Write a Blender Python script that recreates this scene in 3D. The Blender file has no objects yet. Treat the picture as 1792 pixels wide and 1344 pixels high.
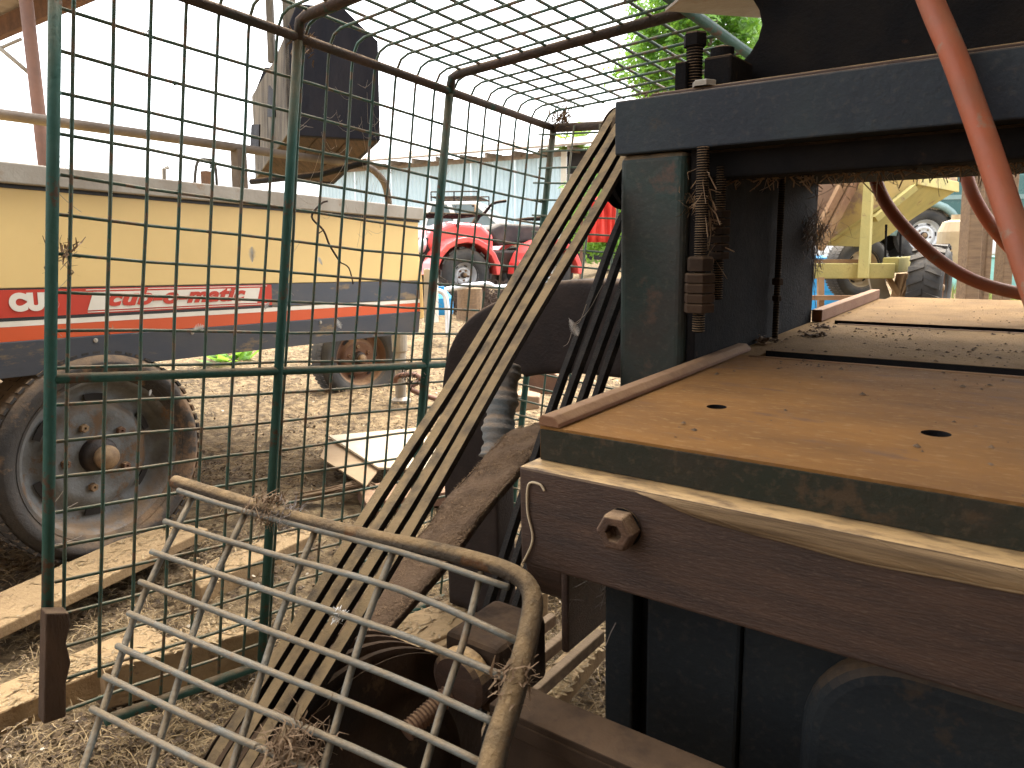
import bpy, math, random
from mathutils import Vector, Matrix, noise
random.seed(7)
sc = bpy.context.scene
COL = sc.collection
rad = math.radians

# ------------------------------------------------------------------ camera
F, CX, CY = 1300.0, 896.0, 672.0
CAM_H = 0.87
PITCH = math.atan(222 / 1300.0)
cp, sp = math.cos(PITCH), math.sin(PITCH)
cam_data = bpy.data.cameras.new('camera')
cam_data.sensor_width = 36.0
cam_data.lens = 36.0 * F / 1792.0
cam_data.clip_start = 0.02
cam_data.clip_end = 2000
cam_data.dof.use_dof = True
cam_data.dof.focus_distance = 1.5
cam_data.dof.aperture_fstop = 20.0
cam = bpy.data.objects.new('camera', cam_data)
COL.objects.link(cam)
cam.location = (0, 0, CAM_H)
cam.rotation_euler = (math.pi / 2 - PITCH, 0, 0)
sc.camera = cam

# ------------------------------------------------------------------ sky, sun, exposure
SUN_EL, SUN_AZ = rad(66), rad(30)          # azimuth measured from +Y towards +X
w = bpy.data.worlds.new('World')
sc.world = w
w.use_nodes = True
nt = w.node_tree
sky = nt.nodes.new('ShaderNodeTexSky')
sky.sky_type = 'NISHITA'
sky.sun_disc = False
sky.sun_elevation = SUN_EL
sky.sun_rotation = SUN_AZ
sky.air_density = 1.0
sky.dust_density = 4.0
hs = nt.nodes.new('ShaderNodeHueSaturation')
hs.inputs['Saturation'].default_value = 0.14
bg = nt.nodes['Background']
bg.inputs['Strength'].default_value = 0.15
nt.links.new(sky.outputs[0], hs.inputs['Color'])
nt.links.new(hs.outputs[0], bg.inputs['Color'])
sun_d = bpy.data.lights.new('sun', 'SUN')
sun_d.energy = 0.85
sun_d.angle = rad(40)
sun_d.color = (1, 0.96, 0.9)
sun = bpy.data.objects.new('sun', sun_d)
COL.objects.link(sun)
sd = Vector((math.sin(SUN_AZ) * math.cos(SUN_EL), math.cos(SUN_AZ) * math.cos(SUN_EL), math.sin(SUN_EL)))
sun.rotation_euler = sd.to_track_quat('Z', 'Y').to_euler()
sun.location = sd * 30
sc.view_settings.view_transform = 'Standard'
sc.view_settings.look = 'None'
sc.view_settings.gamma = 1
sc.view_settings.use_curve_mapping = False
sc.view_settings.exposure = 2.75
sc.render.engine = 'CYCLES'
sc.cycles.use_denoising = True
sc.cycles.max_bounces = 8
sc.cycles.diffuse_bounces = 5

# ------------------------------------------------------------------ geometry helpers
def rayc(px, py): return Vector(((px - CX) / F, (py - CY) / F, 1.0))
def dirw(v): return Vector((v[0], v[2] * cp - v[1] * sp, -v[1] * cp - v[2] * sp))
def tow(v): return Vector((0, 0, CAM_H)) + dirw(v)
def P(px, py, Z): return tow(rayc(px, py) * Z)
def G(px, py, h=0.0):
    d = dirw(rayc(px, py)); t = (h - CAM_H) / d.z
    return Vector((0, 0, CAM_H)) + d * t
def frame_matrix(o, x, y, z):
    m = Matrix.Identity(4)
    for i, a in enumerate((x, y, z)):
        m[0][i], m[1][i], m[2][i] = a
    m[0][3], m[1][3], m[2][3] = o
    return m
# the machine's own frame: X along the beam, Y into the yard, Z up, origin at the near left table corner
mXc = Vector((1796, 222, -1300)).normalized()
mZc = -Vector((-1796, -222, 1300)).cross(Vector((976, -284, 1300))).normalized()
mYc = mZc.cross(mXc)
MO = rayc(945, 745) * 0.8
MM = frame_matrix(tow(MO), dirw(mXc), dirw(mYc), dirw(mZc))
def m2w(x, y, z): return MM @ Vector((x, y, z))
# the cage's frame (leans a little): a along its side, b down, c towards the machine
c1 = Vector((1114, -77, 1300)).normalized()
c2 = Vector((-1010, 9098, 1300)).normalized(); c2 = (c2 - c1 * c2.dot(c1)).normalized()
c3 = c2.cross(c1).normalized()
if c3.x < 0: c3 = -c3
CO = rayc(88, 663) * 0.985 * 1.25
def cage(a, b, c=0.0): return tow(CO + c1 * a + c2 * b + c3 * c)

class B:
    """collects simple shapes, links them as one mesh object"""
    def __init__(s): s.v = []; s.f = []
    def add(s, vs, fs):
        o = len(s.v); s.v += [Vector(p) for p in vs]; s.f += [tuple(i + o for i in q) for q in fs]; return s
    def hexa(s, p):
        return s.add(p, [(0, 3, 2, 1), (4, 5, 6, 7), (0, 1, 5, 4), (1, 2, 6, 5), (2, 3, 7, 6), (3, 0, 4, 7)])
    def box(s, x0, x1, y0, y1, z0, z1):
        return s.hexa([(x0, y0, z0), (x1, y0, z0), (x1, y1, z0), (x0, y1, z0), (x0, y0, z1), (x1, y0, z1), (x1, y1, z1), (x0, y1, z1)])
    def bar(s, a, b, w, h, up=(0, 0, 1)):
        a, b = Vector(a), Vector(b); d = (b - a).normalized(); u = Vector(up)
        r = d.cross(u).normalized() * (w / 2); u = r.cross(d).normalized() * (h / 2)
        return s.hexa([a - r - u, a + r - u, b + r - u, b - r - u, a - r + u, a + r + u, b + r + u, b - r + u])
    def prism(s, outline, vec):
        vec = Vector(vec); n = len(outline); a = [Vector(p) for p in outline]; b = [p + vec for p in a]
        nrm = Vector()
        for i in range(n): nrm += a[i].cross(a[(i + 1) % n])
        fl = nrm.dot(vec) > 0
        fs = [tuple(range(n))[::-1], tuple(range(n, 2 * n))] + [(i, (i + 1) % n, n + (i + 1) % n, n + i) for i in range(n)]
        if not fl: fs = [q[::-1] for q in fs]
        return s.add(a + b, fs)
    def tube(s, pts, r, n=8, closed=False, flat=1.0, caps=True):
        pts = [Vector(p) for p in pts]; m = len(pts)
        rs = r if isinstance(r, (list, tuple)) else [r] * m
        vs, fs = [], []; ref = None
        for i, p in enumerate(pts):
            if closed: t = pts[(i + 1) % m] - pts[i - 1]
            else: t = pts[min(i + 1, m - 1)] - pts[max(i - 1, 0)]
            t.normalize()
            if ref is None:
                ref = t.cross(Vector((0, 0, 1)))
                if ref.length < .1: ref = t.cross(Vector((1, 0, 0)))
            ref = (ref - t * ref.dot(t)).normalized(); q = t.cross(ref)
            for k in range(n):
                a = 2 * math.pi * k / n
                vs.append(p + (ref * math.cos(a) + q * math.sin(a) * flat) * rs[i])
        for i in range(m if closed else m - 1):
            j = (i + 1) % m
            for k in range(n):
                l = (k + 1) % n
                fs.append((i * n + k, i * n + l, j * n + l, j * n + k))
        if caps and not closed:
            fs.append(tuple(range(n))[::-1]); fs.append(tuple(range((m - 1) * n, m * n)))
        return s.add(vs, fs)
    def lathe(s, prof, o, axis, n=32, caps=True):
        o = Vector(o); ax = Vector(axis).normalized(); u = ax.orthogonal().normalized(); q = ax.cross(u)
        vs, fs = [], []; m = len(prof)
        for r, h in prof:
            for k in range(n):
                a = 2 * math.pi * k / n; vs.append(o + ax * h + (u * math.cos(a) + q * math.sin(a)) * r)
        for i in range(m - 1):
            for k in range(n):
                l = (k + 1) % n; fs.append((i * n + k, i * n + l, (i + 1) * n + l, (i + 1) * n + k))
        if caps:
            if prof[0][0] > 1e-6: fs.append(tuple(range(n))[::-1])
            if prof[-1][0] > 1e-6: fs.append(tuple(range((m - 1) * n, m * n)))
        return s.add(vs, fs)
    def build(s, name, mat, parent=None, smooth=False, bevel=0.0, segs=2, sub=0):
        me = bpy.data.meshes.new(name)
        me.from_pydata([tuple(p) for p in s.v], [], s.f); me.update()
        ob = bpy.data.objects.new(name, me); COL.objects.link(ob)
        if mat: me.materials.append(mat)
        if smooth:
            for p in me.polygons: p.use_smooth = True
        if parent is not None: ob.parent = parent
        if bevel:
            m = ob.modifiers.new('bevel', 'BEVEL'); m.width = bevel; m.segments = segs; m.limit_method = 'ANGLE'; m.angle_limit = rad(40)
        return ob
def tag(o, label=None, cat=None, group=None, kind=None):
    if label: o['label'] = label
    if cat: o['category'] = cat
    if group: o['group'] = group
    if kind: o['kind'] = kind
    return o
def empty(name, mat4=None, loc=None):
    o = bpy.data.objects.new(name, None); COL.objects.link(o); o.empty_display_size = .05
    if mat4 is not None: o.matrix_world = mat4
    if loc is not None: o.location = loc
    return o
def copy_tree(o, parent=None):
    c = o.copy(); COL.objects.link(c); c.parent = parent
    for ch in list(o.children): copy_tree(ch, c)
    return c
def smoothpath(pts, k=6):
    pts = [Vector(p) for p in pts]; out = []
    for i in range(len(pts) - 1):
        p0, p1, p2, p3 = pts[max(i - 1, 0)], pts[i], pts[i + 1], pts[min(i + 2, len(pts) - 1)]
        for j in range(k):
            t = j / k
            out.append(.5 * ((2 * p1) + (p2 - p0) * t + (2 * p0 - 5 * p1 + 4 * p2 - p3) * t * t + (3 * p1 - p0 - 3 * p2 + p3) * t ** 3))
    out.append(pts[-1]); return out

# ------------------------------------------------------------------ materials
def S(r, g, b):
    f = lambda c: (c / 255 / 12.92) if c / 255 <= .04045 else ((c / 255 + .055) / 1.055) ** 2.4
    return (f(r), f(g), f(b), 1)
DUST = (0.24, 0.155, 0.085, 1)
def mk(name, a, b=None, scale=6.0, rough=.75, metal=0.0, bump=.25, bscale=None, patch=None, patch_at=.6, patch_scale=None,
       dust=0.0, dust_col=DUST, stretch=None, world=False, spec=.3, fine=None):
    """two-tone noise, optional rust/chip patches and dust that has settled on upward faces"""
    m = bpy.data.materials.new(name); m.use_nodes = True; n = m.node_tree; L = n.links
    bs = n.nodes['Principled BSDF']
    bs.inputs['Specular IOR Level'].default_value = spec
    bs.inputs['Metallic'].default_value = metal
    tc = n.nodes.new('ShaderNodeTexCoord'); geo = n.nodes.new('ShaderNodeNewGeometry')
    vec = geo.outputs['Position'] if world else tc.outputs['Object']
    if stretch:
        mp = n.nodes.new('ShaderNodeMapping'); mp.inputs['Scale'].default_value = stretch
        L.new(vec, mp.inputs[0]); vec = mp.outputs[0]
    def nz(s, d=5, r=.6):
        t = n.nodes.new('ShaderNodeTexNoise'); t.inputs['Scale'].default_value = s; t.inputs['Detail'].default_value = d
        t.inputs['Roughness'].default_value = r; L.new(vec, t.inputs['Vector']); return t.outputs[0]
    def ramp(x, lo, hi):
        r = n.nodes.new('ShaderNodeMapRange'); r.inputs[1].default_value = lo; r.inputs[2].default_value = hi
        L.new(x, r.inputs[0]); return r.outputs[0]
    def mix(f, c0, c1):
        x = n.nodes.new('ShaderNodeMix'); x.data_type = 'RGBA'
        for k, c in ((0, f), (6, c0), (7, c1)):
            if hasattr(c, 'is_output') or isinstance(c, bpy.types.NodeSocket): L.new(c, x.inputs[k])
            else: x.inputs[k].default_value = c
        return x.outputs[2]
    def mul(x, y):
        q = n.nodes.new('ShaderNodeMath'); q.operation = 'MULTIPLY'
        for k, c in ((0, x), (1, y)):
            if isinstance(c, bpy.types.NodeSocket): L.new(c, q.inputs[k])
            else: q.inputs[k].default_value = c
        return q.outputs[0]
    b = b or tuple(c * .6 for c in a[:3]) + (1,)
    c = mix(ramp(nz(scale), .35, .68), a, b)
    if fine:
        c = mix(mul(ramp(nz(scale * 14, 3), .55, .7), fine[1]), c, fine[0])
    if patch:
        c = mix(ramp(nz(patch_scale or scale * 1.7, 8, .68), patch_at, patch_at + .07), c, patch)
    if dust:
        sep = n.nodes.new('ShaderNodeSeparateXYZ'); L.new(geo.outputs['Normal'], sep.inputs[0])
        up = ramp(sep.outputs[2], .25, .75)
        c = mix(mul(mul(up, ramp(nz(30, 4), .2, .55)), dust), c, dust_col)
    L.new(c, bs.inputs['Base Color'])
    rr = n.nodes.new('ShaderNodeMapRange'); rr.inputs[3].default_value = max(rough - .12, .05); rr.inputs[4].default_value = min(rough + .15, 1)
    L.new(nz(scale * 3), rr.inputs[0]); L.new(rr.outputs[0], bs.inputs['Roughness'])
    if bump:
        bp = n.nodes.new('ShaderNodeBump'); bp.inputs['Strength'].default_value = bump; bp.inputs['Distance'].default_value = .004
        L.new(nz(bscale or scale * 12, 6), bp.inputs['Height']); L.new(bp.outputs[0], bs.inputs['Normal'])
    return m
RUST = S(96, 60, 40)
M = dict(
    cagegreen=mk('cage_green_paint', (.022, .075, .058, 1), (.045, .10, .08, 1), 9, .7, spec=.2, patch=(.085, .05, .032, 1), patch_at=.55, patch_scale=22, dust=.9, dust_col=(.2, .14, .08, 1), bump=.5, world=True),
    cagebrown=mk('cage_rust_brown', (.085, .055, .042, 1), (.05, .045, .038, 1), 14, .8, patch=(.025, .07, .055, 1), patch_at=.6, patch_scale=16, dust=.9, dust_col=(.24, .16, .09, 1), bump=.8, world=True, spec=.2),
    wire=mk('mesh_wire', (.045, .11, .085, 1), (.10, .115, .08, 1), 14, .6, patch=(.16, .11, .07, 1), patch_at=.53, patch_scale=30, dust=.8, dust_col=(.22, .16, .09, 1), bump=.4, world=True),
    panelwire=mk('galvanised_wire', (.17, .19, .18, 1), (.12, .11, .088, 1), 16, .5, metal=.2, patch=(.16, .09, .05, 1), patch_at=.6, patch_scale=26, dust=.8, dust_col=(.24, .17, .09, 1), bump=.5, world=True),
    panelframe=mk('dirty_frame_tube', (.085, .07, .052, 1), (.05, .036, .025, 1), 14, .8, spec=.15, patch=(.11, .055, .026, 1), patch_at=.56, patch_scale=24, dust=1.0, dust_col=(.27, .18, .09, 1), bump=1.0, world=True),
    belt=mk('dusty_belt', (.025, .024, .024, 1), (.05, .042, .034, 1), 30, .8, dust=1.0, dust_col=(.25, .17, .082, 1), bump=.5),
    edgegreen=mk('grimy_green_edge', (.024, .028, .020, 1), (.036, .03, .022, 1), 9, .75, patch=(.06, .042, .026, 1), patch_at=.58, patch_scale=18, bump=.5, spec=.1, fine=((.09, .065, .04, 1), .4)),
    cabinet=mk('near_black_green_paint', (.014, .017, .020, 1), (.020, .022, .022, 1), 7, .6, patch=(.045, .032, .022, 1), patch_at=.6, patch_scale=9, dust=.9, dust_col=(.13, .085, .05, 1), bump=.35, spec=.15, fine=((.05, .042, .034, 1), .35)),
    greytube=mk('weathered_grey_tube', (.13, .105, .085, 1), (.085, .066, .052, 1), 12, .8, bump=.4, spec=.15),
    splint=mk('dark_bark_wood', (.10, .062, .04, 1), (.05, .032, .022, 1), 30, .95, bump=1.0, stretch=(1, 1, .2), dust=.6),
    nutrust=mk('rusty_nut', (.11, .06, .035, 1), (.06, .035, .024, 1), 60, .8, dust=.9, dust_col=(.34, .22, .12, 1), bump=.6, bscale=300),
    oilbrown=mk('oily_brown_iron', (.055, .033, .02, 1), (.018, .013, .010, 1), 7, .8, patch=(.085, .052, .028, 1), patch_at=.6, patch_scale=16, dust=.9, dust_col=(.095, .058, .032, 1), bump=.5, spec=.15),
    rubber=mk('linty_black_rubber', (.014, .013, .013, 1), (.03, .026, .022, 1), 40, .85, bump=.6, spec=.15, fine=((.10, .075, .05, 1), .5)),
    fuzzy=mk('frayed_canvas', (.085, .052, .03, 1), (.05, .032, .02, 1), 60, .95, dust=.6, dust_col=(.18, .11, .06, 1), bump=1.0, bscale=240),
    machine=mk('dark_green_machine_paint', (.020, .025, .034, 1), (.028, .038, .042, 1), 7, .55, patch=(.055, .04, .03, 1), patch_at=.57, patch_scale=9, dust=.9, bump=.35, spec=.2, fine=((.07, .06, .05, 1), .35)),
    column=mk('worn_column_paint', (.045, .038, .033, 1), (.022, .045, .04, 1), 6, .55, patch=(.075, .052, .04, 1), patch_at=.56, patch_scale=10, dust=.9, bump=.35, spec=.2, fine=((.09, .08, .065, 1), .35)),
    gooseiron=mk('dark_cast_iron', (.020, .015, .014, 1), (.034, .024, .02, 1), 12, .7, patch=(.06, .04, .03, 1), patch_at=.66, patch_scale=20, dust=.8, dust_col=(.2, .13, .08, 1), bump=.5, spec=.15),
    oily=mk('oily_iron_and_shade_black', (.008, .008, .009, 1), (.014, .012, .011, 1), 16, .85, patch=(.035, .022, .016, 1), patch_at=.64, dust=.8, bump=.5, spec=.08),  # also colours hole walls and slot faces as painted shade
    brownsteel=mk('brown_oxide_steel', (.064, .035, .023, 1), (.036, .022, .017, 1), 9, .55, patch=(.08, .045, .03, 1), patch_at=.63, dust=1.0, dust_col=(.52, .335, .15, 1), bump=.35, stretch=(1, 3, 6), fine=((.12, .08, .06, 1), .5)),
    table=mk('rusty_table_steel', (.25, .118, .032, 1), (.15, .074, .026, 1), 4, .8, patch=(.16, .085, .042, 1), patch_at=.57, patch_scale=7, bump=.5, bscale=150, stretch=(1, 2.6, 1), spec=.12, fine=((.31, .18, .075, 1), .6)),
    tabledust=mk('dust_covered_table', (.27, .165, .072, 1), (.19, .115, .052, 1), 9, .95, spec=.08, patch=(.12, .07, .035, 1), patch_at=.64, patch_scale=40, bump=.8, bscale=160),
    strip=mk('rust_red_strip', (.16, .075, .038, 1), (.20, .105, .055, 1), 14, .8, dust=.8, dust_col=(.29, .17, .085, 1), bump=.4),
    timber=mk('old_timber', (.23, .15, .085, 1), (.14, .09, .055, 1), 8, .85, bump=.6, stretch=(1, 9, 9), dust=.5, dust_col=(.33, .23, .13, 1)),
    plank=mk('dirty_plank', (.33, .22, .11, 1), (.21, .135, .07, 1), 9, .9, bump=.8, world=True, dust=.7, dust_col=(.37, .25, .125, 1), patch=(.16, .10, .055, 1), patch_at=.6, patch_scale=30),
    hose=mk('orange_rubber_hose', (.33, .082, .034, 1), (.24, .085, .045, 1), 14, .55, patch=(.24, .135, .085, 1), patch_at=.57, bump=.15, dust=.5, dust_col=(.36, .2, .12, 1), world=True),
    cream=mk('cream_trailer_panel', (.74, .53, .215, 1), (.67, .475, .19, 1), 3, .45, patch=(.36, .25, .12, 1), patch_at=.69, patch_scale=16, bump=.08),
    galv=mk('galvanised_trim', (.32, .29, .24, 1), (.24, .205, .16, 1), 8, .5, metal=.2, patch=(.25, .18, .12, 1), patch_at=.6, bump=.25),
    navy=mk('navy_skirt', (.045, .055, .075, 1), (.075, .075, .08, 1), 3, .45, patch=(.20, .145, .085, 1), patch_at=.56, patch_scale=4, bump=.15, stretch=(1, 1, 3)),
    redband=mk('red_vinyl', (.50, .045, .02, 1), (.44, .04, .02, 1), 6, .5, bump=.05, patch=(.35, .12, .07, 1), patch_at=.7),
    orangeband=mk('orange_vinyl', (.56, .085, .022, 1), (.50, .08, .02, 1), 6, .5, bump=.05, patch=(.35, .15, .08, 1), patch_at=.7),
    whiteband=mk('white_vinyl', (.72, .67, .57, 1), (.62, .57, .47, 1), 6, .5, bump=.05),
    blackline=mk('black_vinyl', (.03, .03, .03, 1), None, 6, .5, bump=.05),
    tyre=mk('muddy_tyre', (.030, .029, .028, 1), (.06, .05, .042, 1), 8, .8, patch=(.17, .105, .06, 1), patch_at=.55, patch_scale=6, bump=.7, dust=.7),
    tyreblack=mk('worn_black_tyre', (.03, .03, .031, 1), (.07, .066, .06, 1), 6, .8, bump=.5, dust=.3, dust_col=(.3, .24, .17, 1)),
    rim=mk('grimy_steel_rim', (.19, .20, .205, 1), (.085, .078, .066, 1), 9, .65, metal=.2, patch=(.13, .08, .046, 1), patch_at=.55, patch_scale=11, bump=.5, dust=.8),
    hubdark=mk('greasy_hub', (.02, .016, .014, 1), (.05, .03, .02, 1), 20, .5, bump=.4),
    brass=mk('cream_hub_cap', (.30, .20, .105, 1), (.14, .085, .05, 1), 30, .6, bump=.3),
    ruststeel=mk('rusted_steel', (.16, .085, .05, 1), (.10, .055, .037, 1), 12, .8, dust=.8, dust_col=(.34, .21, .115, 1), bump=.5, world=True),
    paleRust=mk('pale_rust_post', (.19, .10, .07, 1), (.14, .08, .06, 1), 9, .8, bump=.3),
    boxdark=mk('black_tarred_board', (.005, .005, .009, 1), (.014, .012, .015, 1), 9, .6, spec=.15, patch=(.07, .06, .05, 1), patch_at=.68, patch_scale=12, bump=.4, stretch=(1, 1, .35)),
    bark=mk('weathered_grey_wood', (.17, .15, .125, 1), (.035, .03, .028, 1), 26, .9, bump=.9, stretch=(1, 1, .15)),
    boxbottom=mk('brown_board', (.075, .045, .034, 1), (.035, .024, .02, 1), 14, .85, bump=.4, stretch=(5, 1, 1)),
    corr=mk('pale_blue_sheet', (.50, .62, .66, 1), (.44, .56, .60, 1), 2, .5, bump=.05),
    timberpale=mk('grey_fascia_timber', (.33, .27, .21, 1), (.22, .17, .13, 1), 7, .85, bump=.3),
    dark=mk('dark_interior', (.03, .026, .024, 1), None, 5, .9, bump=.1),
    roof=mk('old_roof_iron', (.42, .38, .34, 1), (.34, .29, .25, 1), 2, .7, bump=.2, world=True),
    yellow=mk('flaking_yellow_paint', (.42, .29, .09, 1), (.33, .24, .10, 1), 4, .7, patch=(.23, .14, .085, 1), patch_at=.5, patch_scale=2.2, bump=.3, world=True),
    mossy=mk('mossy_yellow_steel', (.44, .36, .13, 1), (.34, .30, .11, 1), 6, .8, patch=(.24, .17, .085, 1), patch_at=.6, bump=.4, world=True),
    brownchan=mk('brown_channel', (.20, .105, .06, 1), (.30, .19, .09, 1), 6, .8, bump=.3, world=True),
    red=mk('red_plastic', (.66, .07, .06, 1), (.56, .05, .045, 1), 5, .4, bump=.03, spec=.6, patch=(.5, .28, .2, 1), patch_at=.66),
    redcloth=mk('red_tarpaulin', (.62, .06, .04, 1), (.5, .04, .03, 1), 6, .6, bump=.4),
    white=mk('white_car_paint', (.75, .75, .74, 1), (.68, .68, .66, 1), 3, .25, bump=.0, spec=.5),
    glass=mk('car_glass', (.10, .14, .15, 1), (.16, .2, .2, 1), 2, .08, bump=.0, spec=.6),
    teal=mk('dark_green_car_paint', (.02, .09, .085, 1), (.03, .11, .10, 1), 2, .25, bump=.0, spec=.6),
    tealpale=mk('silver_green_trim', (.22, .32, .31, 1), None, 3, .35, bump=.0),
    alloy=mk('bright_alloy', (.62, .63, .64, 1), (.5, .5, .5, 1), 8, .35, metal=.4, bump=.1),
    blue=mk('blue_plastic', (.03, .30, .62, 1), None, 4, .4, bump=.05),
    beige=mk('beige_plastic', (.52, .40, .24, 1), None, 4, .5, bump=.05),
    turq=mk('turquoise_paint', (.28, .58, .54, 1), None, 4, .5, bump=.05),
    feather=mk('white_feather', (.72, .70, .66, 1), (.55, .52, .47, 1), 40, .9, bump=0),
    web=mk('dusty_web', (.40, .34, .27, 1), (.25, .2, .15, 1), 40, .9, bump=0),
    fibre=mk('tan_fibre', (.25, .155, .08, 1), (.10, .062, .036, 1), 70, .95, bump=0, world=True),
    railweb=mk('tan_web', (.34, .23, .125, 1), (.07, .046, .03, 1), 26, .95, bump=.6, stretch=(.12, 1, 3), spec=.05),
    fluff=mk('grey_fluff', (.17, .14, .12, 1), (.27, .23, .2, 1), 60, .95, bump=0),
    brownfluff=mk('brown_lint', (.17, .105, .06, 1), (.25, .17, .10, 1), 60, .95, bump=0),
    twig=mk('dark_twig', (.06, .04, .03, 1), (.1, .07, .05, 1), 30, .9, bump=.3),
    straw=mk('straw', (.34, .235, .11, 1), (.18, .12, .06, 1), 25, .85, bump=0, world=True, fine=((.58, .52, .42, 1), .6)),
    darkchaff=mk('dark_chaff', (.06, .042, .028, 1), (.17, .11, .055, 1), 30, .95, bump=0, world=True),
    fleck=mk('pale_fleck', (.50, .44, .34, 1), (.36, .28, .18, 1), 30, .9, bump=0, world=True),
    crumb=mk('dirt_crumb', (.10, .066, .042, 1), (.2, .13, .075, 1), 30, .95, bump=.4, world=True),
    sheet=mk('dusty_white_board', (.62, .54, .40, 1), (.48, .37, .23, 1), 3, .8, bump=.2, world=True),
    cardboard=mk('tan_card', (.36, .25, .14, 1), (.27, .18, .1, 1), 6, .9, bump=.2, world=True),
    duct=mk('blue_grey_hose_cloth', (.14, .16, .165, 1), (.20, .17, .14, 1), 22, .85, bump=.6, dust=.7),
    leaf=mk('bright_leaf', (.15, .30, .05, 1), (.10, .23, .035, 1), 3, .6, bump=0, world=True),
    palmleaf=mk('palm_leaf', (.16, .25, .05, 1), (.24, .25, .09, 1), 3, .6, bump=0, world=True),
    trunk=mk('tree_bark', (.12, .09, .065, 1), (.07, .05, .04, 1), 9, .9, bump=.6),
    grass=mk('dry_grass', (.30, .30, .10, 1), (.20, .26, .07, 1), 8, .9, bump=0, world=True),
    stone=mk('dusty_stone', (.32, .21, .12, 1), (.22, .14, .085, 1), 12, .9, bump=.7, bscale=60, world=True),
)
M['red'].node_tree.nodes['Principled BSDF'].inputs['Coat Weight'].default_value = .6
for k in ('leaf', 'palmleaf'):                      # thin leaves let light through
    n = M[k].node_tree; bs = n.nodes['Principled BSDF']
    bs.inputs['Transmission Weight'].default_value = 0.0
    tr = n.nodes.new('ShaderNodeBsdfTranslucent'); tr.inputs[0].default_value = (.30, .50, .06, 1)
    mx = n.nodes.new('ShaderNodeMixShader'); mx.inputs[0].default_value = .45
    out = [x for x in n.nodes if x.type == 'OUTPUT_MATERIAL'][0]
    n.links.new(bs.outputs[0], mx.inputs[1]); n.links.new(tr.outputs[0], mx.inputs[2]); n.links.new(mx.outputs[0], out.inputs[0])

# ------------------------------------------------------------------ ground
def gz(x, y):
    r = max(0.0, y - 3.2)
    side = min(max((x - .6) / 1.6, 0), 1)
    h = min(r * (.07 + .05 * side), .42 + .38 * side)
    h -= .10 * math.exp(-((x + .35) ** 2 / .7 + (y - 1.55) ** 2 / .45))
    return h + .02 * noise.noise(Vector((x * .9, y * .9, 0))) * min(1, max(0, y - .2))
def ground_mat():
    m = bpy.data.materials.new('dirt_and_straw'); m.use_nodes = True; n = m.node_tree; L = n.links
    bs = n.nodes['Principled BSDF']; bs.inputs['Roughness'].default_value = .95; bs.inputs['Specular IOR Level'].default_value = .1
    geo = n.nodes.new('ShaderNodeNewGeometry')
    def nz(s, d=6, r=.65):
        t = n.nodes.new('ShaderNodeTexNoise'); t.inputs['Scale'].default_value = s; t.inputs['Detail'].default_value = d; t.inputs['Roughness'].default_value = r
        L.new(geo.outputs['Position'], t.inputs[0]); return t.outputs[0]
    def cr(x, stops):
        r = n.nodes.new('ShaderNodeValToRGB'); e = r.color_ramp.elements
        while len(e) < len(stops): e.new(.5)
        for k, (p, c) in enumerate(stops): e[k].position = p; e[k].color = c
        L.new(x, r.inputs[0]); return r.outputs[0]
    c1_ = cr(nz(2.2), [(.34, (.04, .031, .022, 1)), (.5, (.09, .066, .042, 1)), (.62, (.185, .132, .076, 1)), (.76, (.32, .25, .155, 1))])
    c2_ = cr(nz(26), [(.34, (.03, .022, .015, 1)), (.5, (.20, .135, .07, 1)), (.66, (.44, .32, .17, 1))])
    mx = n.nodes.new('ShaderNodeMix'); mx.data_type = 'RGBA'; mx.inputs[0].default_value = .5
    L.new(c1_, mx.inputs[6]); L.new(c2_, mx.inputs[7]); L.new(mx.outputs[2], bs.inputs['Base Color'])
    bp = n.nodes.new('ShaderNodeBump'); bp.inputs['Strength'].default_value = .9; bp.inputs['Distance'].default_value = .02
    L.new(nz(34), bp.inputs['Height']); L.new(bp.outputs[0], bs.inputs['Normal'])
    return m
def ground():
    def axis(lo, mid0, mid1, hi, fine, k):
        a = []
        x = mid0
        while x < mid1: a.append(x); x += fine
        a.append(mid1)
        s = fine; x = mid1
        while x < hi: s *= k; x += s; a.append(x)
        s = fine; x = mid0; l = []
        while x > lo: s *= k; x -= s; l.append(x)
        return l[::-1] + a
    xs = axis(-400, -4, 5, 400, .12, 1.35); ys = axis(-60, -1, 9, 700, .12, 1.35)
    v = [(x, y, gz(x, y) + (.03 * noise.noise(Vector((x * 5, y * 5, 3))) + .014 * noise.noise(Vector((x * 14, y * 14, 3))) if 1.6 < y < 9 else 0)) for y in ys for x in xs]
    nx = len(xs)
    f = [(j * nx + i, j * nx + i + 1, (j + 1) * nx + i + 1, (j + 1) * nx + i) for j in range(len(ys) - 1) for i in range(nx - 1)]
    b = B(); b.v = [Vector(p) for p in v]; b.f = f
    return tag(b.build('ground', ground_mat(), smooth=True), kind='structure')
ground()

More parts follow.
